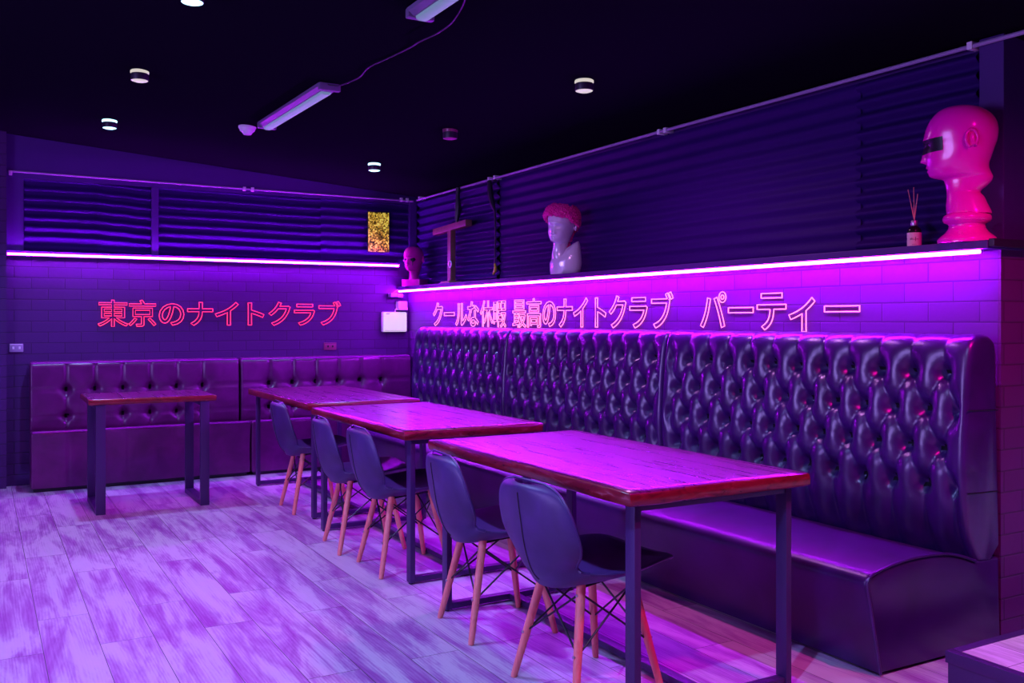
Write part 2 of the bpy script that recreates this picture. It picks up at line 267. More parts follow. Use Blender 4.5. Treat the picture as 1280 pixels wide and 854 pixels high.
M['piping']=plain('piping_painted_sheen',(.30,.010,.34),.22,coat=.4)  # brighter than the leather to paint the sheen on the bench edges
M['chair']=leather('black_chair_leather',(.046,.014,.12),.46,.12,8)
M['table']=wood_mat('varnished_red_brown_wood',[(.26,(.05,.002,.022)),(.42,(.085,.003,.046)),(.55,(.11,.004,.062)),(.64,(.16,.010,.10)),(.78,(.07,.003,.038))],.28,(34,1.1,34),coat=.3)
M['edge']=wood_mat('edge_wood_red_glow',[(.30,(.06,.002,.008)),(.46,(.16,.004,.012)),(.60,(.22,.008,.020)),(.70,(.34,.08,.12)),(.78,(.08,.003,.01))],.30,(9,9,30),coat=.3,bump=.5)  # wood grain with the red light on the table ends painted in
M['steel']=plain('black_powder_coated_steel',(.045,.014,.095),.42,bump=.15,bscale=90)
M['leg']=wood_mat('beech_wood',[(.3,(.70,.16,.13)),(.6,(.85,.25,.21)),(.8,(.78,.20,.17))],.45,(40,40,5))
M['wire']=plain('black_wire',(.012,.012,.015),.4)
M['bolt']=plain('zinc_bolt',(.6,.58,.6),.3,.9)
M['white']=plain('white_plastic',(.80,.78,.80),.35)
M['battenbody']=plain('dark_lamp_housing',(.16,.12,.22),.45)  # body colour darker than the white plastic fittings
M['pipe']=plain('grey_painted_pipe',(.34,.26,.42),.4)
M['hotpink']=plain('hot_pink_gloss_paint',(.95,.005,.50),.22,coat=.3)
M['pinkhair']=plain('matte_pink_paint',(.90,.008,.34),.5)
M['silver']=plain('silver_leaf',(.90,.84,.94),.24,.2,bump=.6,bscale=22)
M['black']=plain('black_paint',(.008,.008,.012),.3)
M['bottle']=plain('brown_glass_bottle',(.012,.008,.010),.12)
M['label']=plain('cream_paper_label',(.78,.62,.48),.7)
M['ink']=plain('dark_ink',(.05,.03,.05),.7)
M['oldwood']=wood_mat('dark_stained_timber',[(.3,(.16,.06,.05)),(.7,(.30,.12,.10))],.55,(30,30,6))
M['yellow']=plain('yellow_plug_plastic',(.75,.55,.03),.4)
M['trim']=plain('black_trim',(.02,.018,.03),.45)
M['redlens']=plain('smoked_lens',(.25,.05,.12),.3)
M['led']=emit('violet_led_tube',LEDC,LEDE)
M['neon']=emit('red_pink_neon',(1.0,.020,.085),2.2)
M['neonR']=emit('pink_neon',(1.0,.16,.34),3.2)
M['lampW']=emit('cool_white_lamp_glass',(.40,.80,1.0),3.0)
M['exit']=emit('white_cover_added_glow',(.74,.56,.78),1.0)  # glow added to keep the box front white
M['lampP']=emit('warm_white_lamp_glass',(.72,.66,.58),.9)
M['tube']=emit('batten_diffuser',(.22,.34,.60),.55)
def gold():
    m,t,b=nodes('speckled_amber_glass'); tc=N(t,'ShaderNodeTexCoord')
    n=N(t,'ShaderNodeTexNoise',Scale=60.0,Detail=4.0,Roughness=.7); L(t,tc.outputs['Object'],n.inputs['Vector'])
    r=ramp(t,n.outputs['Fac'],[(.44,(.01,.006,.0)),(.53,(.40,.24,.01)),(.62,(1,.80,.14))])
    L(t,r.outputs[0],b.inputs['Base Color']); L(t,r.outputs[0],b.inputs['Emission Color']); b.inputs['Emission Strength'].default_value=.85
    b.inputs['Roughness'].default_value=.3
    return m
M['gold']=gold()

# ------------------------------------------------------------------ room
XW, YW, XU = 3.58, 8.31, 3.70       # right brick face, back wall, upper right wall
YE = 2.32                           # near end of the right wall
def ceil_z(x): return 2.482+.079*(3.70-x)
LX = -3.2
struct('floor',MB().box((LX-.1,-3.1,-.1),(6.6,YW+.2,0)),M['floor'])
mb=MB(); mb.add([(LX-.1,-3.1,ceil_z(LX)),(6.6,-3.1,ceil_z(6.6)),(6.6,YW+.2,ceil_z(6.6)),(LX-.1,YW+.2,ceil_z(LX)),
  (LX-.1,-3.1,ceil_z(LX)+.1),(6.6,-3.1,ceil_z(6.6)+.1),(6.6,YW+.2,ceil_z(6.6)+.1),(LX-.1,YW+.2,ceil_z(LX)+.1)],
  [(0,1,2,3),(7,6,5,4),(0,4,5,1),(1,5,6,2),(2,6,7,3),(3,7,4,0)])
struct('ceiling',mb,M['ceiling'])
struct('wall_right',MB().box((XW,YE,0),(XU+.25,YW+.1,1.583)),M['brickR'])
struct('wall_right_upper',MB().prism([(XU+.012,1.583),(XU+.25,1.583),(XU+.25,ceil_z(XU+.25)+.02),(XU+.012,ceil_z(XU+.012)+.02)],1,YE+.06,YW+.1),M['plaster'])
struct('wall_end',MB().box((XW+.0005,YE-.012,0),(6.5,YE-.0005,1.60)),M['brickE'])
struct('wall_end_upper',MB().box((XU+.25,YE+.03,1.60),(6.5,YE+.12,2.60)),M['plaster'])
struct('wall_back',MB().box((LX,YW,0),(XW,YW+.12,1.80)),M['brickB'])
mb=MB().prism([(LX,1.80),(XU,1.80),(XU,ceil_z(XU)+.02),(LX,ceil_z(LX)+.02)],1,YW+.02,YW+.12)
struct('wall_back_upper',mb,M['plaster'])
# flat cover boards round the corrugated bays of the back wall
struct('trim_1',MB().prism([(.188,2.412),(XU,2.412),(XU,ceil_z(XU)+.01),(.188,ceil_z(.188)+.01)],1,YW-.012,YW+.02),M['plaster'])
struct('trim_2',MB().box((.188,YW-.010,1.80),(.306,YW+.02,2.412)),M['plaster'])
struct('trim_3',MB().box((1.255,YW-.014,1.84),(1.312,YW+.02,2.412),.004),M['plaster'])
struct('trim_4',MB().box((3.585,YW-.03,1.62),(3.66,YW+.02,2.46),.004),M['plaster'])
struct('wall_left_return',MB().box((LX,YW-.10,0),(.186,YW,2.80)),M['brickB'])
struct('wall_left',MB().box((LX-.1,-3.0,0),(LX,YW+.1,3.05)),M['plaster'])
struct('wall_front',MB().box((LX,-3.1,0),(6.5,-3.0,3.05)),M['plaster'])
struct('wall_side',MB().box((6.5,-3.0,0),(6.6,YE+.1,2.8)),M['plaster'])
wf=MB()
for lo,hi in (((LX-.02,2.24,.74),(LX+.05,4.56,.80)),((LX-.02,2.24,2.30),(LX+.05,4.56,2.36)),((LX-.02,2.24,.80),(LX+.05,2.30,2.30)),((LX-.02,4.50,.80),(LX+.05,4.56,2.30)),((LX-.02,3.37,.80),(LX+.04,3.43,2.30))): wf.box(lo,hi,.004)
struct('added_frame_1',wf,M['trim'])  # unseen frame, added behind the fill light
# ledges
struct('ledge_right',MB().box((3.465,YE-.03,1.583),(XU,YW-.012,1.617),.004),M['plaster'])
struct('ledge_back',MB().box((.188,YW-.045,1.80),(3.46,YW,1.842),.003),M['plaster'])
struct('trim_5',MB().box((3.47,YE-.055,1.590),(6.4,YE-.031,1.622),.003),M['trim'])
# upper post and door frame past the end of the corrugated wall
struct('trim_6',MB().box((3.672,YE+.035,1.617),(XU+.20,YE+.145,ceil_z(3.672)),.004),M['plaster'])
fr=MB().box((3.905,YE-.005,1.622),(3.945,YE+.03,2.42),.003).box((3.945,YE-.005,2.38),(4.9,YE+.03,2.42),.003)
struct('door_frame',fr,M['oldwood'])

# corrugated sheets ----------------------------------------------------------
def sheet_right(y0,y1,z0,z1,label,dx=0,sag=0.0,amp=.011):
    rows=[]; n=int((z1-z0)/.0076); ny=24
    for i in range(n+1):
        z=z0+(z1-z0)*i/n; row=[]
        for k in range(ny+1):
            y=y0+(y1-y0)*k/ny
            w=.004*noise.noise(Vector((y*2.1,z*1.3,dx*90)))+.0025*noise.noise(Vector((y*9,z*5,dx*50)))
            zz=z+sag*math.sin(math.pi*(y-y0)/(y1-y0))
            row.append((XU+dx-.012+amp*math.sin(2*math.pi*z/.076+.4*noise.noise(Vector((y*1.5,dx*40,0))))+w,y,zz))
        rows.append(row)
    back=[[(p[0]+.0015,p[1],p[2]) for p in r] for r in rows]
    o=MB().grid(rows).grid(back).build('corrugated_sheet',M['sheet'],angle=60)
    return tag(o,label,'metal sheet','corrugated metal sheets above the ledges')
sheet_right(6.672,YW-.04,1.621,2.440,'dark corrugated metal sheet above the ledge in the corner behind the timber T-shaped stand',-.018,amp=.018)
sheet_right(4.90,6.668,1.621,2.440,'dark corrugated metal sheet on the wall behind the silver-faced pink-haired bust',-.004,amp=.007)
sheet_right(3.085,4.96,1.621,2.440,'widest dark corrugated metal sheet, between silver-faced bust and scent diffuser',-.008,amp=.006)
sheet_right(2.472,3.10,1.621,2.440,'strongly ridged dark corrugated metal sheet behind the scent bottle and big pink head',-.010,sag=.002,amp=.018)
def sheet_back(x0,x1,z0,z1,label,dy=0,tilt=0,amp=.013):
    rows=[]; n=int((z1-z0)/.0076); nx=20
    for i in range(n+1):
        z=z0+(z1-z0)*i/n
        rows.append([(x0+(x1-x0)*k/nx, YW+.004+dy+amp*math.sin(2*math.pi*(z+tilt*k/nx)/.076+.5*noise.noise(Vector((k*.2,x0*9,0)))),z) for k in range(nx+1)])
    back=[[(p[0],p[1]+.0015,p[2]) for p in r] for r in rows]
    return tag(MB().grid(rows).grid(back).build('corrugated_sheet',M['sheet'],angle=60),label,'metal sheet','corrugated metal sheets above the ledges')
sheet_back(.308,.84,1.846,2.41,'dark corrugated metal sheet at the far left end of the back wall',0,0,.010)
sheet_back(.835,1.253,1.846,2.41,'dark corrugated metal sheet just left of the upright strip on the back wall',-.006,.03,.010)
sheet_back(1.314,2.72,1.846,2.41,'long dark corrugated metal sheet right of the upright strip above the Japanese sign',0,.02,.010)
sheet_back(2.715,3.583,1.846,2.41,'dark corrugated metal sheet around the gold panel near the corner',-.004,.01,.006)
# speckled gold pane
t=thing('amber_panel','small gold speckled panel glowing above the neon tube near the corner','panel',(3.27,YW-.02,1.94))
MB().box((3.168,YW-.030,1.943),(3.373,YW-.022,2.313),.001).build('pane',M['gold'],t)
MB().box((3.160,YW-.022,1.935),(3.381,YW-.014,2.321),.001).build('backing_board',M['trim'],t)

# ------------------------------------------------------------------ LED tubes
t=thing('led_strip','glowing violet-white tube light under the ledge above the tufted booth','strip light',(3.46,5.3,1.573))
MB().tube([(3.476,YE+.01,1.573),(3.476,YW-.03,1.573)],.0085,10).build('glowing_tube',M['led'],t)
MB().box((3.484,YE+.01,1.570),(3.494,YW-.03,1.583)).build('mounting_channel',M['trim'],t)
t=thing('led_strip','glowing violet-white tube light along the back wall above the red Japanese sign','strip light',(1.8,8.24,1.80))
MB().tube([(.193,YW-.055,1.815),(3.46,YW-.055,1.815)],.0085,10).build('glowing_tube',M['led'],t)
MB().box((.195,YW-.050,1.803),(3.46,YW-.046,1.829)).build('mounting_channel',M['trim'],t)

# ------------------------------------------------------------------ neon signs
def offset_poly(q,d):
    n=len(q); out=[]
    for i in range(n):
        a,b,c=Vector(q[i-1]),Vector(q[i]),Vector(q[(i+1)%n])
        e1=(b-a).normalized(); e2=(c-b).normalized()
        n1=Vector((e1.y,-e1.x)); n2=Vector((e2.y,-e2.x)); m=n1+n2
        if m.length<.3: m=n1
        m.normalize(); k=min(1.6,1/max(.4,m.dot(n1)))
        out.append((b.x+m.x*d*k,b.y+m.y*d*k))
    return out
EM,BL=.234,1.267
def neon(name,chars,label,place,mat,rad):
    cen=place(sum(c[1]+c[2] for c in chars)/2/len(chars),1.25)
    t=thing(name,label,'neon sign',cen)
    for ch,a,b in chars:
        polys=GLYPHS[ch]; area=0
        heavy=ch in '東京休暇最高'
        big=max(polys,key=lambda q:max(p[0] for p in q)-min(p[0] for p in q)+max(p[1] for p in q)-min(p[1] for p in q))
        ar=sum(big[i-1][0]*big[i][1]-big[i][0]*big[i-1][1] for i in range(len(big)))
        d=(3 if heavy else 14)*(1 if ar>0 else -1)
        polys=[offset_poly(q,d) for q in polys]
        x0=min(p[0] for q in polys for p in q); x1=max(p[0] for q in polys for p in q)
        mb=MB()
        for q in polys:
            pts=[]
            for x,y in q:
                p=place(a+(b-a)*(x-x0)/(x1-x0),BL+EM*y/1000)
                if not pts or (Vector(p)-Vector(pts[-1])).length>.0025: pts.append(p)
            mb.tube(pts,rad,6,closed=True)
        mb.build('neon_character',mat,t)
    return t
LS=[('東',.844,1.072),('京',1.078,1.291),('の',1.317,1.516),('ナ',1.546,1.755),('イ',1.775,1.972),('ト',2.056,2.196),('ク',2.239,2.433),('ラ',2.47,2.658),('ブ',2.697,2.905)]
R1=[('ク',7.722,7.52),('ー',7.487,7.287),('ル',7.264,7.05),('な',7.035,6.832),('休',6.804,6.589),('暇',6.577,6.375)]
R2=[('最',6.267,6.067),('高',6.055,5.848),('の',5.826,5.651),('ナ',5.63,5.434),('イ',5.419,5.247),('ト',5.157,5.034),('ク',4.998,4.815),('ラ',4.776,4.597),('ブ',4.555,4.35)]
R3=[('パ',4.109,3.899),('ー',3.88,3.69),('テ',3.661,3.458),('ィ',3.438,3.268),('ー',3.208,2.999)]
neon('neon_sign',LS,'red outlined Japanese neon sign on the back wall over the low tufted benches',lambda u,z:(u,YW-.008,z),M['neon'],.0037)
BL-=.004
neon('neon_sign',R1,'pink outlined six-character Japanese sign nearest the corner above the tall tufted booth',lambda u,z:(XW-.007,u,z),M['neonR'],.0028)
neon('neon_sign',R2,'pink outlined nine-character Japanese sign in the middle above the tall tufted booth',lambda u,z:(XW-.007,u,z),M['neonR'],.0028)
neon('neon_sign',R3,'pink outlined five-character Japanese sign on the right, spaced wide above the tufted booth',lambda u,z:(XW-.007,u,z),M['neonR'],.0028)

# ------------------------------------------------------------------ pipes under the ceiling
t=thing('conduit_pipe','thin pale pipe running along the top of the back wall','pipe',(1.9,YW-.03,2.45))
MB().tube([(.200,YW-.03,2.462),(2.05,YW-.03,2.448),(3.62,YW-.03,2.440)],.0085,10).build('pipe',M['pipe'],t)
for x in (.215,2.02,2.09,3.50,3.56):
    MB().box((x-.012,YW-.042,2.43),(x+.012,YW-.012,2.466),.004).build('bracket',M['white'],t)
t=thing('conduit_pipe','thin pale pipe running along the ceiling edge of the long right wall','pipe',(3.66,5.2,2.46))
MB().tube([(3.655,2.20,2.458),(3.655,4.55,2.462),(3.655,YW-.04,2.450)],.0095,10).build('pipe',M['pipe'],t)
for y in (2.49,4.52,4.58,6.70,6.80,8.20):
    MB().box((3.642,y-.013,2.445),(XU+.01,y+.013,2.478),.004).build('bracket',M['white'],t)

# ------------------------------------------------------------------ ceiling fittings
def downlight(x,y,label,lens,on=True):
    z=ceil_z(x); t=thing('downlight',label,'ceiling light',(x,y,z),0,'surface downlights on the dark ceiling')
    MB().lathe([(.048,-.004),(.048,.0)],(x,y,z)).build('mounting_plate',M['trim'],t)
    MB().lathe([(.046,-.022),(.050,-.018),(.050,-.008),(.046,-.004)],(x,y,z)).build('glow_ring',lens,t)
    MB().lathe([(.047,-.060),(.048,-.056),(.048,-.024),(.046,-.022)],(x,y,z)).build('housing',M['trim'],t)
    MB().lathe([(.010,-.068),(.030,-.066),(.044,-.061),(.0445,-.060)],(x,y,z)).build('lens',lens,t)
downlight(.80,7.13,'small round ceiling light glowing blue-white above the small square table',M['lampW'])
downlight(.79,5.64,'small round ceiling light with pink halo left of the batten lamp',M['lampP'])
downlight(.79,4.14,'round blue-white ceiling light cut by the top edge of the picture',M['lampW'])
downlight(2.75,7.06,'small round ceiling light glowing blue-white near the room corner',M['lampW'])
downlight(2.75,4.07,'small round ceiling light with pink halo above the tall tufted booth',M['lampP'])
x,y=2.71,5.59; z=ceil_z(x)
t=thing('downlight','small unlit dark round ceiling fitting between the two lights on the right','ceiling light',(x,y,z),0,'surface downlights on the dark ceiling')
MB().lathe([(.048,-.02),(.05,-.016),(.05,0)],(x,y,z)).build('mounting_plate',M['redlens'],t)
MB().lathe([(.047,-.060),(.048,-.056),(.048,-.022),(.046,-.02)],(x,y,z)).build('housing',M['trim'],t)
MB().lathe([(.010,-.067),(.030,-.065),(.044,-.060),(.0445,-.0595)],(x,y,z)).build('lens',M['redlens'],t)
x,y=1.62,6.56; z=ceil_z(x)
t=thing('smoke_detector','white dome smoke detector on the ceiling beside the batten lamp','smoke detector',(x,y,z))
MB().lathe([(.055,-.02),(.060,-.014),(.060,0)],(x,y,z)).build('base',M['white'],t)
MB().lathe([(.016,-.062),(.026,-.060),(.036,-.045),(.050,-.034),(.054,-.020)],(x,y,z)).build('sensor_dome',M['white'],t)
def batten(x,y0,y1,label,rz=0):
    z=ceil_z(x)-.007; ym=(y0+y1)/2; t=thing('batten_light',label,'strip lamp',(x,ym,z),rz)
    h=(y1-y0)/2; w=.062
    MB().prism([(-w,0),(w,0),(w*.98,-.018),(w*.62,-.036),(-w*.62,-.036),(-w*.98,-.018)],1,-h,h).build('housing',M['battenbody'],t,local=True)
    MB().prism([(-.030,-.035),(.030,-.035),(.026,-.048),(.014,-.053),(-.014,-.053),(-.026,-.048)],1,-h+.05,h-.02).build('diffuser',M['tube'],t,local=True)
    for s in (-1,1):
        MB().box((-w,s*h-.018,-.042),(w,s*h+.018,0),.006).build('end_cap',M['battenbody'],t,local=True)
batten(1.705,5.10,6.32,'slim white ceiling batten lamp beside the smoke detector',R(1.2))
batten(1.655,2.45,3.71,'slim white ceiling batten lamp cut by the top edge of the picture')
pts=[(1.700,5.09,2.625),(1.72,5.06,2.615),(1.755,5.02,2.61),(1.79,4.82,2.612),(1.77,4.62,2.618),(1.80,4.40,2.622),(1.815,4.18,2.618),(1.79,4.02,2.60),(1.805,3.86,2.598),(1.80,3.7,2.60),(1.77,3.55,2.61),(1.73,3.42,2.615)]
keys=[(i,*p) for i,p in enumerate(pts)]
tag(MB().tube([crv(keys,i/6) for i in range(6*(len(pts)-1)+1)],.0035,6).build('power_cord',M['trim']),'thin dark cord sagging between the two ceiling batten lamps','cord')

# ------------------------------------------------------------------ wall fittings
def outlet(x0,x1,z0,z1,label,dots):
    t=thing('wall_socket',label,'wall socket',((x0+x1)/2,YW,z0))
    MB().box((x0,YW-.014,z0),(x1,YW,z1),.004).build('face_plate',M['redlens'] if not dots else M['pipe'],t)
    for k in (-1,1):
        cx=(x0+x1)/2+k*.022; MB().box((cx-.007,YW-.019,(z0+z1)/2-.010),(cx+.007,YW-.012,(z0+z1)/2+.010),.002).build('switch',M['white'] if dots else M['black'],t)
    MB().box((x0+.006,YW-.017,z1-.008),(x1-.006,YW-.012,z1-.003),.001).build('top_rim',M['white'] if dots else M['trim'],t)
outlet(.208,.305,1.050,1.114,'small wall socket with two pale switches at the far left of the back wall',True)
outlet(2.745,2.862,1.026,1.094,'dark wall socket above the right-hand low bench, under the sign',False)
t=thing('emergency_light','white rectangular box lamp on the back wall in the room corner','emergency light',(3.43,YW,1.19))
MB().box((3.302,YW-.050,1.187),(3.545,YW-.001,1.378),.012).build('box_body',M['white'],t)
MB().box((3.306,YW-.065,1.191),(3.541,YW-.050,1.374),.010).build('glow_cover',M['exit'],t)  # front plate with the added glow
MB().box((3.33,YW-.067,1.355),(3.365,YW-.064,1.363)).build('maker_badge',M['pipe'],t)
MB().box((3.318,YW-.0675,1.20),(3.53,YW-.064,1.203)).build('seam',M['pipe'],t)
t=thing('junction_box','small white junction box above the white lamp in the corner','junction box',(3.50,YW,1.39))
MB().box((3.452,YW-.07,1.395),(3.545,YW-.001,1.478),.008).build('box_body',M['white'],t)
MB().box((3.455,YW-.085,1.395),(3.542,YW-.071,1.420),.005).build('lid',M['white'],t)
MB().tube([(3.452,YW-.03,1.41),(3.438,YW-.03,1.40),(3.434,YW-.03,1.376)],.006,8).build('cable',M['white'],t)
t=thing('sensor_bracket','little pale metal bracket fixed under the corner end of the ledge','bracket',(3.44,YW-.05,1.52))
MB().box((3.375,YW-.075,1.518),(3.44,YW-.001,1.556),.005).build('arm',M['pipe'],t)
MB().box((3.446,YW-.07,1.515),(3.500,YW-.001,1.548),.005).build('clip',M['pipe'],t)
MB().tube([(3.41,YW-.05,1.555),(3.43,YW-.055,1.575),(3.455,YW-.05,1.590)],.005,8).build('cable',M['pipe'],t)

# timber T stand, straps, cord on the ledge ----------------------------------------
t=thing('timber_stand','dark timber T-shaped stand on the ledge between corner head and silver-faced bust','stand',(3.60,7.37,1.617))
MB().box((3.560,7.335,1.632),(3.610,7.400,2.085),.004).build('post',M['oldwood'],t)
Mx=Matrix.Translation((3.585,7.365,2.105))@Matrix.Rotation(R(-2.5),4,'X')
MB().box((-.03,-.33,-.028),(.03,.33,.028),.004,Mx).build('crossbar',M['oldwood'],t)
MB().prism([(7.26,1.6175),(7.48,1.6175),(7.44,1.638),(7.30,1.638)],0,3.520,3.648).build('foot',M['oldwood'],t)
MB().tube([(3.553,7.330+.028*math.cos(a*.5236),1.785+.028*math.sin(a*.5236)) for a in range(12)],.004,6,closed=True).build('ring',M['white'],t)
t=thing('hanging_strap','dark strap hooked on the ceiling pipe, hanging over the timber T-shaped stand','strap',(3.655,7.33,2.12))
MB().tube([(3.630,7.33,2.455),(3.628,7.335,2.36),(3.628,7.32,2.28),(3.622,7.33,2.20),(3.615,7.33,2.15)],[.018,.02,.03,.022,.012],8).build('webbing',M['trim'],t)
MB().tube([(3.612,7.33+.02*math.cos(a*.6283),2.285+.03*math.sin(a*.6283)) for a in range(10)],.006,6,closed=True).build('buckle',M['pipe'],t)
t=thing('extension_lead','black cord with a yellow plug hanging down a corrugated seam above the ledge','cord',(3.66,6.66,1.66))
MB().tube([(3.635,6.76,2.44),(3.630,6.74,2.33),(3.630,6.70,2.24),(3.632,6.665,2.18),(3.636,6.66,2.0),(3.637,6.672,1.85),(3.635,6.668,1.74)],[.02,.026,.022,.009,.007,.007,.006],8).build('cord',M['trim'],t)
MB().tube([(3.635,6.668,1.755),(3.630,6.650,1.725),(3.630,6.655,1.70),(3.633,6.69,1.675)],[.009,.012,.014,.010],8).build('plug',M['yellow'],t)
# little things at the corner end of the ledge
t=thing('scent_diffuser','small dark bottle with cream label and reed sticks beside the big pink head','reed diffuser',(3.58,2.71,1.617))
c=(3.58,2.71,1.617)
MB().lathe([(.026,0.0005),(.029,.004),(.029,.072),(.027,.082),(.018,.092),(.0125,.097)],c).build('bottle',M['bottle'],t)
MB().lathe([(.0135,.0972),(.0145,.100),(.0145,.118),(.013,.121)],c).build('collar',M['bolt'],t)
lab=[];A0=math.atan2(-2.71,-3.58)
for z in (.003,.066): lab.append([(c[0]+.0297*math.cos(A0+R(a)),c[1]+.0297*math.sin(A0+R(a)),c[2]+z) for a in range(-100,101,8)])
lo=MB().grid(lab).build('label',M['label'],t)
scr=[(-34,.034),(-30,.043),(-27,.034),(-22,.036),(-19,.045),(-16,.034),(-12,.039),(-8,.034),(-4,.038),(0,.034),(6,.034),(10,.046),(8,.028),(14,.038),(18,.034),(24,.039),(30,.035),(36,.037)]
MB().tube([(c[0]+.0302*math.cos(A0+R(a)),c[1]+.0302*math.sin(A0+R(a)),c[2]+z) for a,z in scr],.0007,5).build('script_lettering',M['ink'],lo)
MB().tube([(c[0]+.0302*math.cos(A0+R(a)),c[1]+.0302*math.sin(A0+R(a)),c[2]+.014) for a in range(-18,20,6)],.0006,5).build('small_lettering',M['ink'],lo)
for dx,dy,h in ((.008,.038,.262),(.004,.006,.268),(-.006,-.022,.235)):
    MB().tube([(c[0],c[1],c[2]+.122),(c[0]+dx,c[1]+dy,c[2]+h)],.0022,6).build('reed_stick',M['leg'],t)

# ------------------------------------------------------------------ heads
U=.000742
HK=[(45,384,386,1),(48,350,420,34),(54,320,446,62),(70,282,492,104),(100,248,537,130),(140,222,566,146),(185,206,578,152),(230,200,576,150),(265,203,568,145),
    (300,207,556,140),(345,211,542,131),(375,215,533,122),(400,220,533,111),(422,230,540,99),(438,243,547,88),(447,262,550,79),(455,297,551,74),(475,308,545,71),
    (500,314,524,69),(520,317,500,68),(535,318,490,69),(560,318,508,78),(600,315,525,88),(640,316,543,96),(656,318,546,98)]
FE=1.0
def head_point(y,th,off=0.0):
    xf,xb,hw=crv(HK,y); cx=(xf*.46+xb*.54); 
    c,s=math.cos(th),math.sin(th)
    face=max(0,1-abs(y-300)/190)
    if c>=0:
        e=.92+.10*face
        lx=(cx-xf)*abs(c)**e; ly=hw*math.copysign(abs(s)**(.95),s)*(1-.16*face*c)
    else: lx=-(xb-cx)*abs(c)**.9; ly=hw*math.copysign(abs(s)**.92,s)
    px=(430-cx)+lx; py=ly
    if c>0 and y<470:
        g=lambda q,m,w: math.exp(-((q-m)/w)**2)
        w=c**.5
        if 250<y<368:
            t=(y-262)/86
            prot=30*max(0,min(1,t))**1.1*(1 if y<350 else max(0,1-(y-350)/14))
            px+=w*prot*(g(py,0,11+7*max(0,min(1,t)))+.35*g(abs(py),18,8)*max(0,min(1,(y-315)/25)))
        px-=w*FE*13*g(y,268,17)*g(abs(py),46,24)
        px+=w*FE*5*g(y,270,9)*g(abs(py),46,15)
        px+=w*FE*6*g(y,232,13)*g(abs(py),42,42)
        px+=w*FE*5*g(y,383,7)*g(py,0,26)+w*5*g(y,405,7)*g(py,0,22)-w*6*g(y,394,4)*g(py,0,30)
        px+=w*FE*7*g(y,430,14)*g(py,0,26)
        px+=w*FE*4*g(y,325,25)*g(abs(py),75,26)
    k=1+off/max(1,math.hypot(px-(430-cx),py))
    px=(430-cx)+(px-(430-cx))*k; py*=k
    return Vector((px*U,py*U,(815-y)*U))
YS=[45.5,47,50,56]+[60+i*6.0 for i in range(16)]+[155+i*5.0 for i in range(100) if 155+i*5<656]+[656]
NA=72
def head_mb(ymax=656,T=None,ears=True):
    mb=MB(); rows=[[head_point(y,2*math.pi*k/NA) for k in range(NA)] for y in YS if y<=ymax]
    if T: rows=[[T(p) for p in r] for r in rows]
    b=len(mb.v); mb.grid(rows,closed_u=True); n=len(rows)
    mb.f.append(tuple(b+k for k in range(NA))); mb.f.append(tuple(b+(n-1)*NA+k for k in reversed(range(NA))))
    if ears:
        for s in (-1,1):
            cen=Vector(((430-446)*U,s*.107,(815-262)*U))
            ring=[]
            for i in range(13):
                a=R(-70+i*25); ring.append(cen+Vector((-.021*math.cos(a)*-1-.004,s*(.006+.010*math.cos(a)),.036*math.sin(a)+.003)))
            ring=[Vector((p.x,p.y,p.z)) for p in ring]
            if T: ring=[T(p) for p in ring]
            mb.tube(ring,[.005]+[.0065]*11+[.009],8)
            mm=MB().ball((0,0,0),1,2,(.019,.008,.032)); vs=[Vector(v)+cen for v in mm.v]
            mb.add([T(v) if T else v for v in vs],mm.f)
    return mb
def eye_band(y0,y1,a0,a1,off,T=None,taper=8):
    rows=[]; n=10; m=44
    for side in (off,off-4):
        rr=[]
        for i in range(n+1):
            rr.append([head_point(y0+(y1-y0)*i/n+(taper*math.cos(a0+(a1-a0)*k/m)),a0+(a1-a0)*k/m,side) for k in range(m+1)])
        rows.append(rr)
    mb=MB()
    for rr in rows: mb.grid([[T(p) for p in r] for r in rr] if T else rr)
    return mb
def L_(name,mb,mat,t,**k): return mb.build(name,mat,t,local=True,**k)

# big pink head on its turned pedestal
t=thing('pink_bust','large glossy hot-pink bald head with black eye band at the ledge end','bust',(3.552,2.430,1.617),R(122))
L_('head',head_mb(),M['hotpink'],t,angle=70)
L_('eye_band',eye_band(226,300,R(-62),R(62),2.0),M['black'],t,angle=70)
PED=[(157,815),(158,800),(154,789),(138,775),(116,757),(100,735),(96,718),(101,709),(122,699),(130,687),(130,674),(124,662),(112,656),(104,650)]
L_('pedestal',MB().lathe([(r*U*.96,(815-y)*U) for r,y in PED],((430-421)*U,0,0),56),M['hotpink'],t,angle=60)
sl=[[head_point(y,R(180+a),2.5) for a in range(-22,75,8)] for y in (58,64,70,76)]
L_('slot',MB().grid(sl),M['black'],t)
FE=1.7
# pink head in the far corner
S3=.77
T3=lambda p: Vector((p.x*S3+.01,p.y*S3,(p.z-.178)*S3+.066))
t=thing('pink_bust','smaller pink bald head with hollow black eyes on the ledge in the corner','bust',(3.545,8.06,1.617),R(216))
mb=head_mb(640,T3,ears=True); L_('head',mb,M['hotpink'],t,angle=70)
for s in (-1,1):
    pc=T3(head_point(268,R(34)*s,1)); nrm=Vector((.85,s*.5,0))
    mm=MB().ball((0,0,0),1,2,(.010,.025,.021)); rot=Matrix.Rotation(R(30)*s,4,'Z')
    L_('eye_socket',MB().add([rot@Vector(v)+pc-Vector((.003,0,0)) for v in mm.v],mm.f),M['black'],t)
    L_('paint_drip',MB().tube([T3(head_point(y,R(36)*s,1.5)) for y in range(278,372,8)],[.004]*6+[.0028]*6,6),M['black'],t)
L_('plinth',MB().box((-.085,-.095,.0005),(.085,.095,.062),.004),M['hotpink'],t)
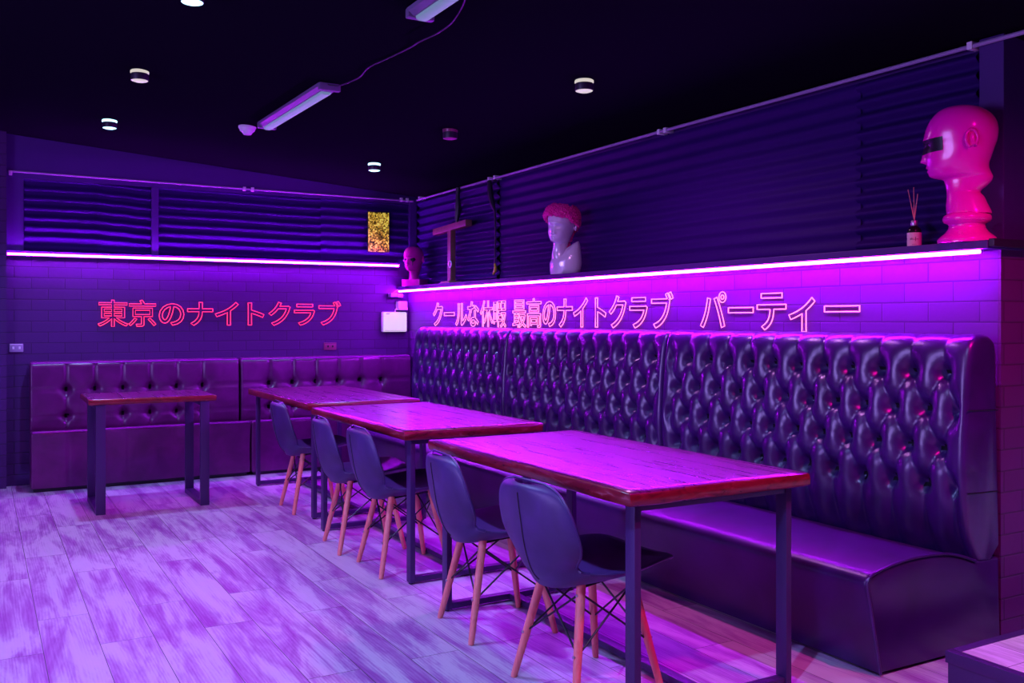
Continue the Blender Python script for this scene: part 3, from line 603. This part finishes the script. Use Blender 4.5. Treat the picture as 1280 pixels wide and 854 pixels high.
# silver-faced bust with a pink curly head of hair
S2=.84
tilt=Matrix.Translation((0,0,.20))@Matrix.Rotation(R(-9),4,'X')@Matrix.Rotation(R(6),4,'Y')@Matrix.Translation((0,0,-.20))
def T2(p):
    q=Vector((p.x*S2+.03,p.y*S2-.040,(p.z-.118)*S2+.095)); k=max(0,min(1,(q.z-.10)/.12)); q2=tilt@q
    return q.lerp(q2,k)
t=thing('classical_bust','silver-faced classical bust with pink curly hair at the middle of the ledge','bust',(3.560,5.475,1.617),R(214))
mb=head_mb(640,T2,ears=True)
# shoulder block, cut on a slant
rows=[]
for z,cx,cy,rx,ry in ((0.0,.004,.012,.082,.104),(.03,.008,.012,.088,.112),(.075,.010,.008,.092,.116),(.115,.010,.006,.088,.104),(.150,-.006,.014,.068,.080),(.180,-.012,.022,.046,.055)):
    rows.append([(cx+rx*math.cos(a*math.pi/16)*(1 if math.cos(a*math.pi/16)>0 else .9),cy+ry*math.sin(a*math.pi/16)-.03*(1-z/.17),z+.0005+(.05*max(0,math.sin(a*math.pi/16)) if z>.09 else 0)) for a in range(32)])
b=len(mb.v); mb.grid(rows,closed_u=True); mb.f.append(tuple(b+k for k in range(32))); mb.f.append(tuple(b+5*32+k for k in reversed(range(32))))
L_('head',mb,M['silver'],t,angle=70)
hair=MB(); rnd=random.Random(3)
def hairline(a): return 150+max(0,a-R(40))*95 if a<R(88) else 235+(a-R(88))*90
rows=[]
for k in range(NA+1):
    th=2*math.pi*k/NA; a=min(th,2*math.pi-th); ym=hairline(a); row=[]
    for i in range(19):
        y=46+(ym-46)*i/18
        row.append(T2(head_point(y,th,(13+6*noise.noise(Vector((math.cos(th)*4,math.sin(th)*4,y*.03))))*(1 if i<18 else .2))))
    rows.append(row)
hair.grid(rows)
for i in range(430):
    th=rnd.uniform(0,2*math.pi); a=min(th,2*math.pi-th); y=48+(hairline(a)-48)*rnd.random()**.75
    lift=17+rnd.uniform(0,16)*(1 if a<R(70) else .7)
    p=T2(head_point(y,th,lift)); r=rnd.uniform(.014,.022)
    nrm=(p-T2(Vector((-.03,0,(815-200)*U)))).normalized(); u=nrm.orthogonal().normalized(); w=nrm.cross(u); pts=[]; ax=rnd.uniform(0,6.28)
    for q in range(9):
        an=ax+q*.8; rr=r*(1-.09*q); pts.append(p+(u*math.cos(an)+w*math.sin(an))*rr*.8+nrm*(.0020*q))
    hair.tube(pts,[.005]+[.0075]*7+[.005],6)
for y in range(330,520,12):
    for q in range(6):
        p=T2(head_point(y,R(180)+rnd.uniform(-.75,.75),10)); hair.ball(p,rnd.uniform(.012,.019),2)
L_('curly_hair',hair,M['pinkhair'],t)

# ------------------------------------------------------------------ tall tufted booth
SEATP=[(2.850,.010),(2.832,.10),(2.812,.19),(2.794,.28),(2.780,.338),(2.783,.358),(2.797,.372),(2.83,.385),(2.94,.404),(3.08,.411),(3.22,.403),(3.33,.378),(3.42,.35),(3.56,.345)]
booth=thing('tufted_booth','tall deep-buttoned black leather booth seat along the right-hand wall','booth seat',(3.2,5.0,0))
Y0,Y1=2.30,7.68
prof=resample(SEATP,.014)
rows=[]
ys=[Y0,Y0+.004,Y0+.012]+[Y0+.02+i*(Y1-Y0-.03)/150 for i in range(151)]+[Y1]
for y in ys:
    d=y-Y0; rr=.014*(1-math.sqrt(max(0,1-(1-min(1,d/.014))**2)))
    row=[]
    for i,p in enumerate(prof):
        z=p.y; x=p.x; top=max(0,min(1,(z-.30)/.08))
        w=.006*noise.noise(Vector((x*2,y*1.1,z*2)))+.0008*noise.noise(Vector((x*5,y*4,z*5)))
        sag=-.010*top*math.sin(math.pi*(y-Y0)/(Y1-Y0))
        cxm,czm=3.15,.2
        dx,dz=(x-cxm),(z-czm); l=math.hypot(dx,dz)
        row.append((x+(w-rr)*dx/l,y,max(.008,z+(w-rr)*dz/l+sag)))
    row+= [(3.56,y,.010)]
    rows.append(row)
mb=MB().grid(rows,closed_u=True); n=len(rows[0])
mb.f.append(tuple(range(n))); mb.f.append(tuple((len(rows)-1)*n+k for k in reversed(range(n))))
mb.build('seat',M['seat'],booth,angle=50)
pp=[(p.x,Y0-.001,p.y) for p in prof if p.x<3.42]
MB().tube(pp,.0055,8).build('piping',M['sofa'],booth)
for z in (.945,.62): MB().tube([(3.352,Y0-.0005,z),(3.45,Y0+.0005,z-.004),(3.548,Y0+.0005,z-.006)],.0022,6).build('end_seam',M['black'],booth)
MB().box((2.875,Y0+.03,0),(3.55,Y1-.02,.012)).build('plinth',M['trim'],booth)
BACKP=[(3.425,.335),(3.405,.37),(3.383,.42),(3.360,.50),(3.343,.60),(3.336,.70),(3.338,.80),(3.346,.92),(3.356,1.04),(3.366,1.13),(3.376,1.18),(3.394,1.215),(3.424,1.236),(3.468,1.243),(3.515,1.232),(3.545,1.205),(3.553,1.16)]
bprof=resample(BACKP,.0085)
DV=.155; ZR=1.090
def tuft(y,z,off):
    p=(y-off)/DU; q=(ZR-z)/DV
    if q<0: s=abs(math.sin(math.pi*p)); k=min(1,-q/.7); return 1-(1-(s*s)**(.46-.24*k))*(1-.45*k), p, 0
    if q>3: s=abs(math.cos(math.pi*p)); return (s*s)**.46, p, 3
    a=p+q/2; b=p-q/2
    return (abs(math.sin(math.pi*a))*abs(math.sin(math.pi*b)))**.62, p, q
DU=.156
def back_section(y0,y1,off,seed):
    ys=[y0,y0+.003,y0+.008,y0+.016]+[y0+.024+i*.0092 for i in range(int((y1-y0-.048)/.0092)+1)]+[y1-.016,y1-.008,y1-.003,y1]
    ymid0=off-.09
    rows=[]
    for y in ys:
        d=min(y-y0,y1-y); rr=.028*(1-math.sqrt(max(0,1-(1-min(1,d/.03))**2)))
        row=[]
        for i,p in enumerate(bprof):
            a=bprof[max(i-1,0)]; b=bprof[min(i+1,len(bprof)-1)]; tx,tz=(b.x-a.x),(b.y-a.y); l=math.hypot(tx,tz) or 1
            nx,nz=-tz/l,tx/l                    # outward: towards -x on the front
            z=p.y if p.x<3.44 else 1.243+(p.x-3.44)
            jy=.010*noise.noise(Vector((y*3+seed,z*3,1))); jz=.010*noise.noise(Vector((y*3+seed,z*3,5)))
            h,pp_,q=tuft(y+jy,min(z+jz,1.35),off)
            k=1.0
            edge=min(1,max(0,(d-.028)/.04)); h=1-(1-h)*edge
            # buttons
            qi=round(q); by=off+(round(pp_-(qi%2)/2)+(qi%2)/2)*DU; bz=ZR-qi*DV
            r2=((y+jy-by)**2+(z+jz-bz)**2); dimple=(math.exp(-r2/(.027**2))-.18*math.exp(-r2/(.0085**2)))*edge
            # radiating folds near the buttons
            an=math.atan2(z-bz,y-by); fold=.0022*math.sin(an*9+seed+by*31)*math.exp(-r2/(.055**2))*(1-math.exp(-r2/(.014**2)))*edge
            topf=1 if p.x<3.40 else max(0,1-(p.x-3.40)/.11)
            disp=-(.024*(1-h))*topf*k-(.044*dimple+.014*math.exp(-r2/(.060**2))*edge)*topf+fold*topf+.003*noise.noise(Vector((y*7,z*7,seed)))-rr
            row.append((p.x+nx*disp,y,p.y+nz*disp))
        row.append((3.555,y,.40)); row.append((3.50,y,.345))
        rows.append(row)
    mb=MB().grid(rows,closed_u=True); n=len(rows[0])
    mb.f.append(tuple(range(n))); mb.f.append(tuple((len(rows)-1)*n+k for k in reversed(range(n))))
    o=mb.build('backrest',M['sofa'],booth,angle=60); o.data.materials.append(M['button_shade'])
    for f in o.data.polygons:
        c=f.center
        if c.x+booth.location.x<3.43 and y0+.055<c.y+booth.location.y<y1-.055:
            q=round((ZR-c.z)/DV)
            if 0<=q<=3:
                yy=c.y+booth.location.y+.010*noise.noise(Vector(((c.y+booth.location.y)*3+seed,c.z*3,1)))-off-(q%2)/2*DU
                zz=c.z+.010*noise.noise(Vector(((c.y+booth.location.y)*3+seed,c.z*3,5)))
                if (yy-round(yy/DU)*DU)**2+(zz-(ZR-q*DV))**2<.0145**2: f.material_index=1
back_section(2.302,4.178,2.428,1.0)
back_section(4.182,5.998,4.300,4.0)
back_section(6.002,7.68,6.030,8.0)

# ------------------------------------------------------------------ low benches on the back wall
def bench(x0,x1,bx0,sx0,sx1,label,seams):
    t=thing('tufted_bench',label,'bench seat',((x0+x1)/2,8.1,0),0,'low tufted benches along the back wall')
    # seat box, its front slightly swelling
    F=[(8.13,.440),(8.05,.447),(7.95,.455),(7.90,.457),(7.878,.450),(7.872,.435),(7.880,.30),(7.884,.15),(7.886,.030)]
    pr=resample(F,.012); rows=[]
    xs=[sx0,sx0+.003,sx0+.009]+[sx0+.016+i*(sx1-sx0-.032)/120 for i in range(121)]+[sx1-.009,sx1-.003,sx1]
    for x in xs:
        d=min(x-sx0,sx1-x); rr=.012*(1-math.sqrt(max(0,1-(1-min(1,d/.012))**2))); row=[]
        for p in pr:
            y,z=p.x,p.y; dy,dz=y-8.05,z-.2; l=math.hypot(dy,dz)
            w=.005*noise.noise(Vector((x*2.3,z*3,y*3+x0)))-rr
            if z<.44:
                for s in seams: w-=.006*math.exp(-((x-s)/.006)**2)
                w+=.0025*noise.noise(Vector((x*22,z*1.6,4)))*max(0,min(1,(z-.25)/.2))
            row.append((x,y+w*dy/l,z+w*dz/l))
        row+= [(x,8.13,.030)]
        rows.append(row)
    mb=MB().grid(rows,closed_u=True); n=len(rows[0])
    mb.f.append(tuple(range(n))); mb.f.append(tuple((len(rows)-1)*n+k for k in reversed(range(n))))
    mb.build('seat',M['bench'],t,angle=50)
    MB().tube([(x,7.877+.002*math.sin(x*9),.452+.004*noise.noise(Vector((x*2.3,3,1)))) for x in [sx0+.01+i*(sx1-sx0-.02)/60 for i in range(61)]],.0075,8).build('piping',M['piping'],t)
    MB().tube([(x,8.170,.961+.002*noise.noise(Vector((x*3,1,1)))) for x in [x0+.01+i*(x1-x0-.02)/60 for i in range(61)]],.006,8).build('top_sheen_line',M['piping'],t)  # tube added as a painted highlight along the top of the back
    MB().box((sx0+.02,7.92,0),(sx1-.02,8.13,.030)).build('plinth',M['trim'],t)
    # back
    B=[(8.165,.42),(8.150,.50),(8.150,.70),(8.158,.90),(8.163,.945),(8.178,.966),(8.21,.975),(8.27,.972),(8.295,.955),(8.30,.93)]
    pr=resample(B,.010); rows=[]
    xs=[x0,x0+.003,x0+.009]+[x0+.016+i*(x1-x0-.032)/150 for i in range(151)]+[x1-.009,x1-.003,x1]
    bxs=[bx0+.209*k for k in range(6)]; bzs=[.752,.545]
    for x in xs:
        d=min(x-x0,x1-x); rr=.014*(1-math.sqrt(max(0,1-(1-min(1,d/.015))**2))); row=[]
        for i,p in enumerate(pr):
            a=pr[max(i-1,0)]; b=pr[min(i+1,len(pr)-1)]; ty,tz=b.x-a.x,b.y-a.y; l=math.hypot(ty,tz) or 1
            ny,nz=-tz/l,ty/l; y,z=p.x,p.y
            fr=1 if y<8.17 else max(0,1-(y-8.17)/.06)
            dv=min(abs(x-q) for q in bxs); dh=min(abs(z-q) for q in bzs)
            w=-.011*math.exp(-(dv/.010)**2)*fr-.008*math.exp(-(dh/.008)**2)*fr
            for q in bxs:
                for s in bzs:
                    r2=(x-q)**2+(z-s)**2
                    if r2<.03:
                        an=math.atan2(z-s,x-q)
                        w-=.052*math.exp(-r2/(.030**2))-.010*math.exp(-r2/(.010**2))+.012*math.exp(-r2/(.075**2))-.0022*math.sin(an*10+q*17)*math.exp(-r2/(.07**2))*(1-math.exp(-r2/(.02**2)))
            w+=.003*noise.noise(Vector((x*4,z*4,x0)))-rr
            row.append((x,y+ny*w,z+nz*w))
        row+= [(x,8.30,.42)]
        rows.append(row)
    mb=MB().grid(rows,closed_u=True); n=len(rows[0])
    mb.f.append(tuple(range(n))); mb.f.append(tuple((len(rows)-1)*n+k for k in reversed(range(n))))
    o=mb.build('backrest',M['bench'],t,angle=60); o.data.materials.append(M['button_shade'])
    for f in o.data.polygons:
        cx_=f.center.x+t.location.x; cz_=f.center.z
        if any((cx_-q)**2+(cz_-s)**2<.016**2 for q in bxs for s in bzs): f.material_index=1
bench(.345,1.945,.602,.340,1.972,'low plum leather tufted bench on the back wall behind the small square table',(.60,1.02,1.55))
bench(1.962,3.545,2.211,1.984,3.53,'low plum leather tufted bench on the back wall, the one nearer the corner',(2.5,3.0))

# ------------------------------------------------------------------ tables
def table(x0,x1,y0,y1,label,zt=.76,th=.046,seed=0,legs=None,group='long wooden tables in a row'):
    cx,cy=(x0+x1)/2,(y0+y1)/2
    t=thing('dining_table' if legs!='U' else 'small_table',label,'table',(cx,cy,0),0,group)
    # slab with uneven hand-cut edges
    nx,ny=14,26
    def P(i,j,z,ins):
        x=x0+(x1-x0)*i/nx; y=y0+(y1-y0)*j/ny
        e=lambda s: .006*noise.noise(Vector((x*7+s,y*7,z*20+seed)))+.003*noise.noise(Vector((x*23,y*23,z*60+seed+s)))
        if i==0: x+=ins+e(1)
        if i==nx: x-=ins+e(2)
        if j==0: y+=ins+e(3)
        if j==ny: y-=ins+e(4)
        return (x,y,z)
    mb=MB(); lay=[(zt-th,.007),(zt-th+.006,.001),(zt-th*.5,.0),(zt-.005,.001),(zt,.006)]
    top=[[P(i,j,zt,.006) for i in range(nx+1)] for j in range(ny+1)]
    bot=[[P(i,j,zt-th,.007) for i in range(nx+1)] for j in range(ny+1)]
    mb.grid(top); mb.grid(bot)
    peri=[(i,0) for i in range(nx)]+[(nx,j) for j in range(ny)]+[(i,ny) for i in range(nx,0,-1)]+[(0,j) for j in range(ny,0,-1)]
    mb.grid([[P(i,j,z,ins) for i,j in peri] for z,ins in lay],closed_u=True)
    bm=bmesh.new(); vs=[bm.verts.new(v) for v in mb.v]
    for f in mb.f: bm.faces.new([vs[k] for k in f])
    bmesh.ops.remove_doubles(bm,verts=bm.verts[:],dist=.0004)
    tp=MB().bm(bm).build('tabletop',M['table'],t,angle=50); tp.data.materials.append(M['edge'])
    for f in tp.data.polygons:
        if abs(f.normal.z)<.75: f.material_index=1  # side faces take the wood with the red light in its colour
    zb=zt-th
    if legs=='U':
        w=.06; d=.035
        for xa in (x0+.045,x1-.045-w):
            for ya in (y0+.015,y1-.05):
                MB().box((xa,ya,.003 if 0 else .0),(xa+w,ya+d,zb),.003).build('leg',M['steel'],t)
            MB().box((xa,y0+.015+d,.0),(xa+w,y1-.05,.035),.003).build('foot_bar',M['steel'],t)
            MB().box((xa,y0+.015+d,zb-.03),(xa+w,y1-.05,zb),.003).build('top_bar',M['steel'],t)
    else:
        w=.026; d=.05; ix=.048; iy=.04
        xs=(x0+ix,x1-ix-w); ysn=(y0+iy,y1-iy-d)
        for xa in xs:
            for ya in ysn:
                lg=MB().box((xa,ya,.008),(xa+w,ya+d,zb),.0025).build('leg',M['steel'],t)
                MB().lathe([(.011,.0),(.011,.008)],(xa+w/2,ya+d/2,0),14).build('foot_pad',M['trim'],lg)
        for ya in ysn:
            MB().box((xs[0]+w,ya+.005,.010),(xs[1],ya+d-.005,.036),.002).build('foot_bar',M['steel'],t)
            MB().box((xs[0]+w,ya+.005,zb-.026),(xs[1],ya+d-.005,zb),.002).build('top_bar',M['steel'],t)
        MB().box((cx-.022,ysn[0]+d-.005,.010),(cx+.022,ysn[1]+.005,.036),.002).build('stretcher',M['steel'],t)
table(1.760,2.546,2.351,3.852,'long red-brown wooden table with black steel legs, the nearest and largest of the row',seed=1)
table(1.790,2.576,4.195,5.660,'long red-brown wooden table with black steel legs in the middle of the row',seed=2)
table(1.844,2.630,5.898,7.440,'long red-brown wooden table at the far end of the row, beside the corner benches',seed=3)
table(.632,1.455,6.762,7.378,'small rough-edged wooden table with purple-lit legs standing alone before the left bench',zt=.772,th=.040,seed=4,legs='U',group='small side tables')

# ------------------------------------------------------------------ chairs
def make_chair(label):
    t=thing('dining_chair',label,'chair',(0,0,0),0,'black leather chairs along the table row')
    # centre line of the shell, front lip to top of back; +x is the sitter's front
    K=[(0.00,.252,.422),(.05,.238,.446),(.12,.17,.447),(.25,.05,.424),(.36,-.06,.404),(.43,-.130,.393),(.48,-.185,.398),(.52,-.222,.428),(.57,-.244,.470),(.66,-.264,.540),(.76,-.276,.610),(.88,-.287,.682),(1.0,-.294,.742)]
    W=[(0,.105),(.03,.160),(.08,.205),(.16,.232),(.27,.238),(.36,.224),(.42,.196),(.47,.170),(.515,.158),(.555,.172),(.61,.208),(.67,.232),(.75,.230),(.83,.217),(.90,.195),(.95,.168),(.98,.136),(1.0,.095)]
    Q=[(0,.0),(.1,.018),(.3,.034),(.42,.055),(.50,.065),(.58,.070),(.70,.055),(.85,.045),(1,.04)]
    ns,nv=64,24; top=[];bot=[]
    for i in range(ns+1):
        s=i/ns; x,z=crv(K,s); w=crv(W,s)[0]; q=crv(Q,s)[0]
        x2,z2=crv(K,min(1,s+.01)); x1,z1=crv(K,max(0,s-.01)); tx,tz=x2-x1,z2-z1; l=math.hypot(tx,tz)
        nx,nz=-tz/l,tx/l
        if nz<0 and s<.3: nx,nz=-nx,-nz
        nx,nz=(tz/l,-tx/l)                    # towards the sitter
        ra=[];rb=[]
        for k in range(nv+1):
            v=-1+2*k/nv; vv=math.sin(v*math.pi/2)
            lift=q*vv*vv+(-.012*(1-vv*vv) if .1<s<.5 else 0)
            thk=.012*math.sqrt(max(0,1-vv**6))*min(1,(min(s,1-s)/.03)**.5 if min(s,1-s)<.03 else 1)+.0008
            edge_roll=-.0
            bx,bz=x+nx*lift,z+nz*lift
            ra.append((bx+nx*thk,vv*w,bz+nz*thk)); rb.append((bx-nx*thk,vv*w,bz-nz*thk))
        top.append(ra); bot.append(rb)
    loops=[ra+rb[::-1] for ra,rb in zip(top,bot)]
    mb=MB().grid(loops,closed_u=True); n=len(loops[0])
    mb.f.append(tuple(range(n))); mb.f.append(tuple((len(loops)-1)*n+k for k in reversed(range(n))))
    L_('seat_shell',mb,M['chair'],t,angle=70)
    pts=[]
    for i in range(14,46):
        s=.50+.44*(i-14)/31; x,z=crv(K,s); x2,z2=crv(K,min(1,s+.01)); l=math.hypot(x2-x,z2-z) or 1
        pts.append((x-(z2-z)/l*.0135*1,0,z+(x2-x)/l*.0135))
    L_('back_seam',MB().tube(pts,[.0022]*len(pts),6),M['black'],t)
    rim=[]
    for sd in (1,-1):
        seq=[i/60 for i in range(26,61)] if sd==1 else [i/60 for i in range(60,25,-1)]
        for s in seq:
            x,z=crv(K,s); w=crv(W,s)[0]; q=crv(Q,s)[0]; x2,z2=crv(K,min(1,s+.01)); x1,z1=crv(K,max(0,s-.01)); l=math.hypot(x2-x1,z2-z1)
            rim.append((x+(z2-z1)/l*q,sd*w,z-(x2-x1)/l*q))
    L_('edge_piping',MB().tube(rim,.0055,6),M['chair'],t)
    # legs
    for sx in (1,-1):
        for sy in (1,-1):
            a=Vector((sx*.105-.01,sy*.110,.398 if sx<0 else .418)); b=Vector((sx*.188-.01,sy*.188,.0))
            lg=L_('leg',MB().tube([b,b.lerp(a,.03),b.lerp(a,.5),a],[.0105,.0125,.0155,.0165],14),M['leg'],t)
            for f in (.42,.90):
                p=b.lerp(a,f); d=Vector((sx*.6,sy*.6,0)).normalized()
                d=Vector((sx,0,.19)).normalized()
                L_('bolt',MB().tube([p+d*.012,p+d*.0185],.0055,10),M['bolt'],lg)
    def leg_at(sx,sy,f): return Vector((sx*.188-.01,sy*.188,0)).lerp(Vector((sx*.105-.01,sy*.110,.408)),f)
    for (A,B) in (((1,1),(1,-1)),((-1,1),(-1,-1)),((1,1),(-1,1)),((1,-1),(-1,-1))):
        w=MB()
        w.tube([leg_at(*A,.42),leg_at(*B,.90)],.0038,7); w.tube([leg_at(*A,.90),leg_at(*B,.42)],.0038,7)
        L_('wire_brace',w,M['wire'],t)
    L_('mounting_frame',MB().tube([(-.12,-.115,.386),(.10,-.115,.404),(.10,.115,.404),(-.12,.115,.386)],.006,8,closed=True),M['wire'],t)
    return t
CH=[(1.900,2.785,R(3),'black leather chair at the near end of the nearest table, largest of the five'),
    (1.925,3.500,R(-6),'black leather chair at the far end of the nearest table, second largest of five'),
    (1.960,4.585,R(-3),'black leather chair at the near end of the middle table, left of a steel leg'),
    (1.945,5.130,R(-6),'black leather chair at the far end of the middle table, overlapped by the next chair'),
    (2.030,6.320,R(-3),'black leather chair at the table furthest back, smallest of the five chairs')]
ch0=make_chair(CH[0][3]); ch0.location=(CH[0][0],CH[0][1],0); ch0.rotation_euler=(0,0,CH[0][2])
for x,y,a,lb in CH[1:]: dup(ch0,(x,y,0),a,lb)

# ------------------------------------------------------------------ step at the right
t=thing('step_platform','low dark-edged platform with pale plank top in the bottom right corner','step',(3.9,1.0,0))
MB().box((2.905,-.6,0),(6.2,2.065,.135)).build('riser',M['steel'],t,smooth=False)
MB().box((2.935,-.57,.135),(6.17,2.035,.1585)).build('deck',M['deck'],t,smooth=False)
for lo,hi in (((2.898,-.6,.118),(2.935,2.072,.160)),((2.935,2.035,.118),(6.2,2.072,.160))):
    MB().box(lo,hi,.003).build('edge_trim',M['steel'],t)

# ------------------------------------------------------------------ lights
def lamp(kind,name,loc,col,power,**kw):
    d=bpy.data.lights.new(name,kind); d.color=col; d.energy=power
    for k,v in kw.items(): setattr(d,k,v)
    o=bpy.data.objects.new(name,d); C.objects.link(o); o.location=loc; return o
WHITE=(.30,.38,1.0); PINK=(1.0,.0,.42); BLUE=(.06,.02,1.0)
def spot(name,x,y,col,p,size=130,blend=.8,rad=.035,dz=.085):
    o=lamp('SPOT',name,(x,y,ceil_z(x)-dz),col,p,spot_size=R(size),spot_blend=blend,shadow_soft_size=rad); return o
spot('downlight_lamp',.80,7.13,WHITE,170)
spot('downlight_lamp',.79,4.14,WHITE,230)
spot('downlight_lamp',2.75,7.06,WHITE,70)
spot('downlight_lamp',.79,5.64,PINK,70)
spot('downlight_lamp',2.75,4.07,(.85,.30,1.0),48,168)
spot('downlight_lamp',.79,1.45,WHITE,230,150)
spot('downlight_lamp',2.75,1.20,PINK,150,165)
spot('downlight_lamp',1.30,-.80,PINK,60,150,rad=.08)
spot('downlight_lamp',4.40,1.10,WHITE,190,100)  # unseen lamp added to brighten the deck of the step
spot('downlight_lamp',-1.6,4.30,BLUE,50,150)
o=lamp('AREA','added_fill_light',(-3.1,3.4,1.55),(.42,.28,1.0),170,shape='RECTANGLE',size=2.2,size_y=1.5)  # unseen area fill, added for lavender highlights on the booth
o.rotation_euler=(Vector((3.3,3.6,.6))-Vector(o.location)).to_track_quat('-Z','Y').to_euler()

w=bpy.data.worlds.new('World'); bpy.context.scene.world=w; w.use_nodes=True
bg=w.node_tree.nodes['Background']; bg.inputs[0].default_value=(.10,.03,.30,1); bg.inputs[1].default_value=.05

# ------------------------------------------------------------------ camera
cd=bpy.data.cameras.new('camera'); cam=bpy.data.objects.new('camera',cd); C.objects.link(cam)
cam.location=(0,0,1.298); cam.rotation_euler=(R(90),0,R(-29.642))
cd.sensor_width=36; cd.lens=1171.485/1280*36; cd.shift_y=-(427-400.52)/1280; cd.clip_start=.05
sc=bpy.context.scene; sc.camera=cam
sc.view_settings.view_transform='Standard'; sc.view_settings.look='None'; sc.view_settings.gamma=1; sc.view_settings.exposure=EXPO
sc.view_settings.use_curve_mapping=False
sc.cycles.max_bounces=8; sc.cycles.use_denoising=True; sc.cycles.sample_clamp_indirect=4
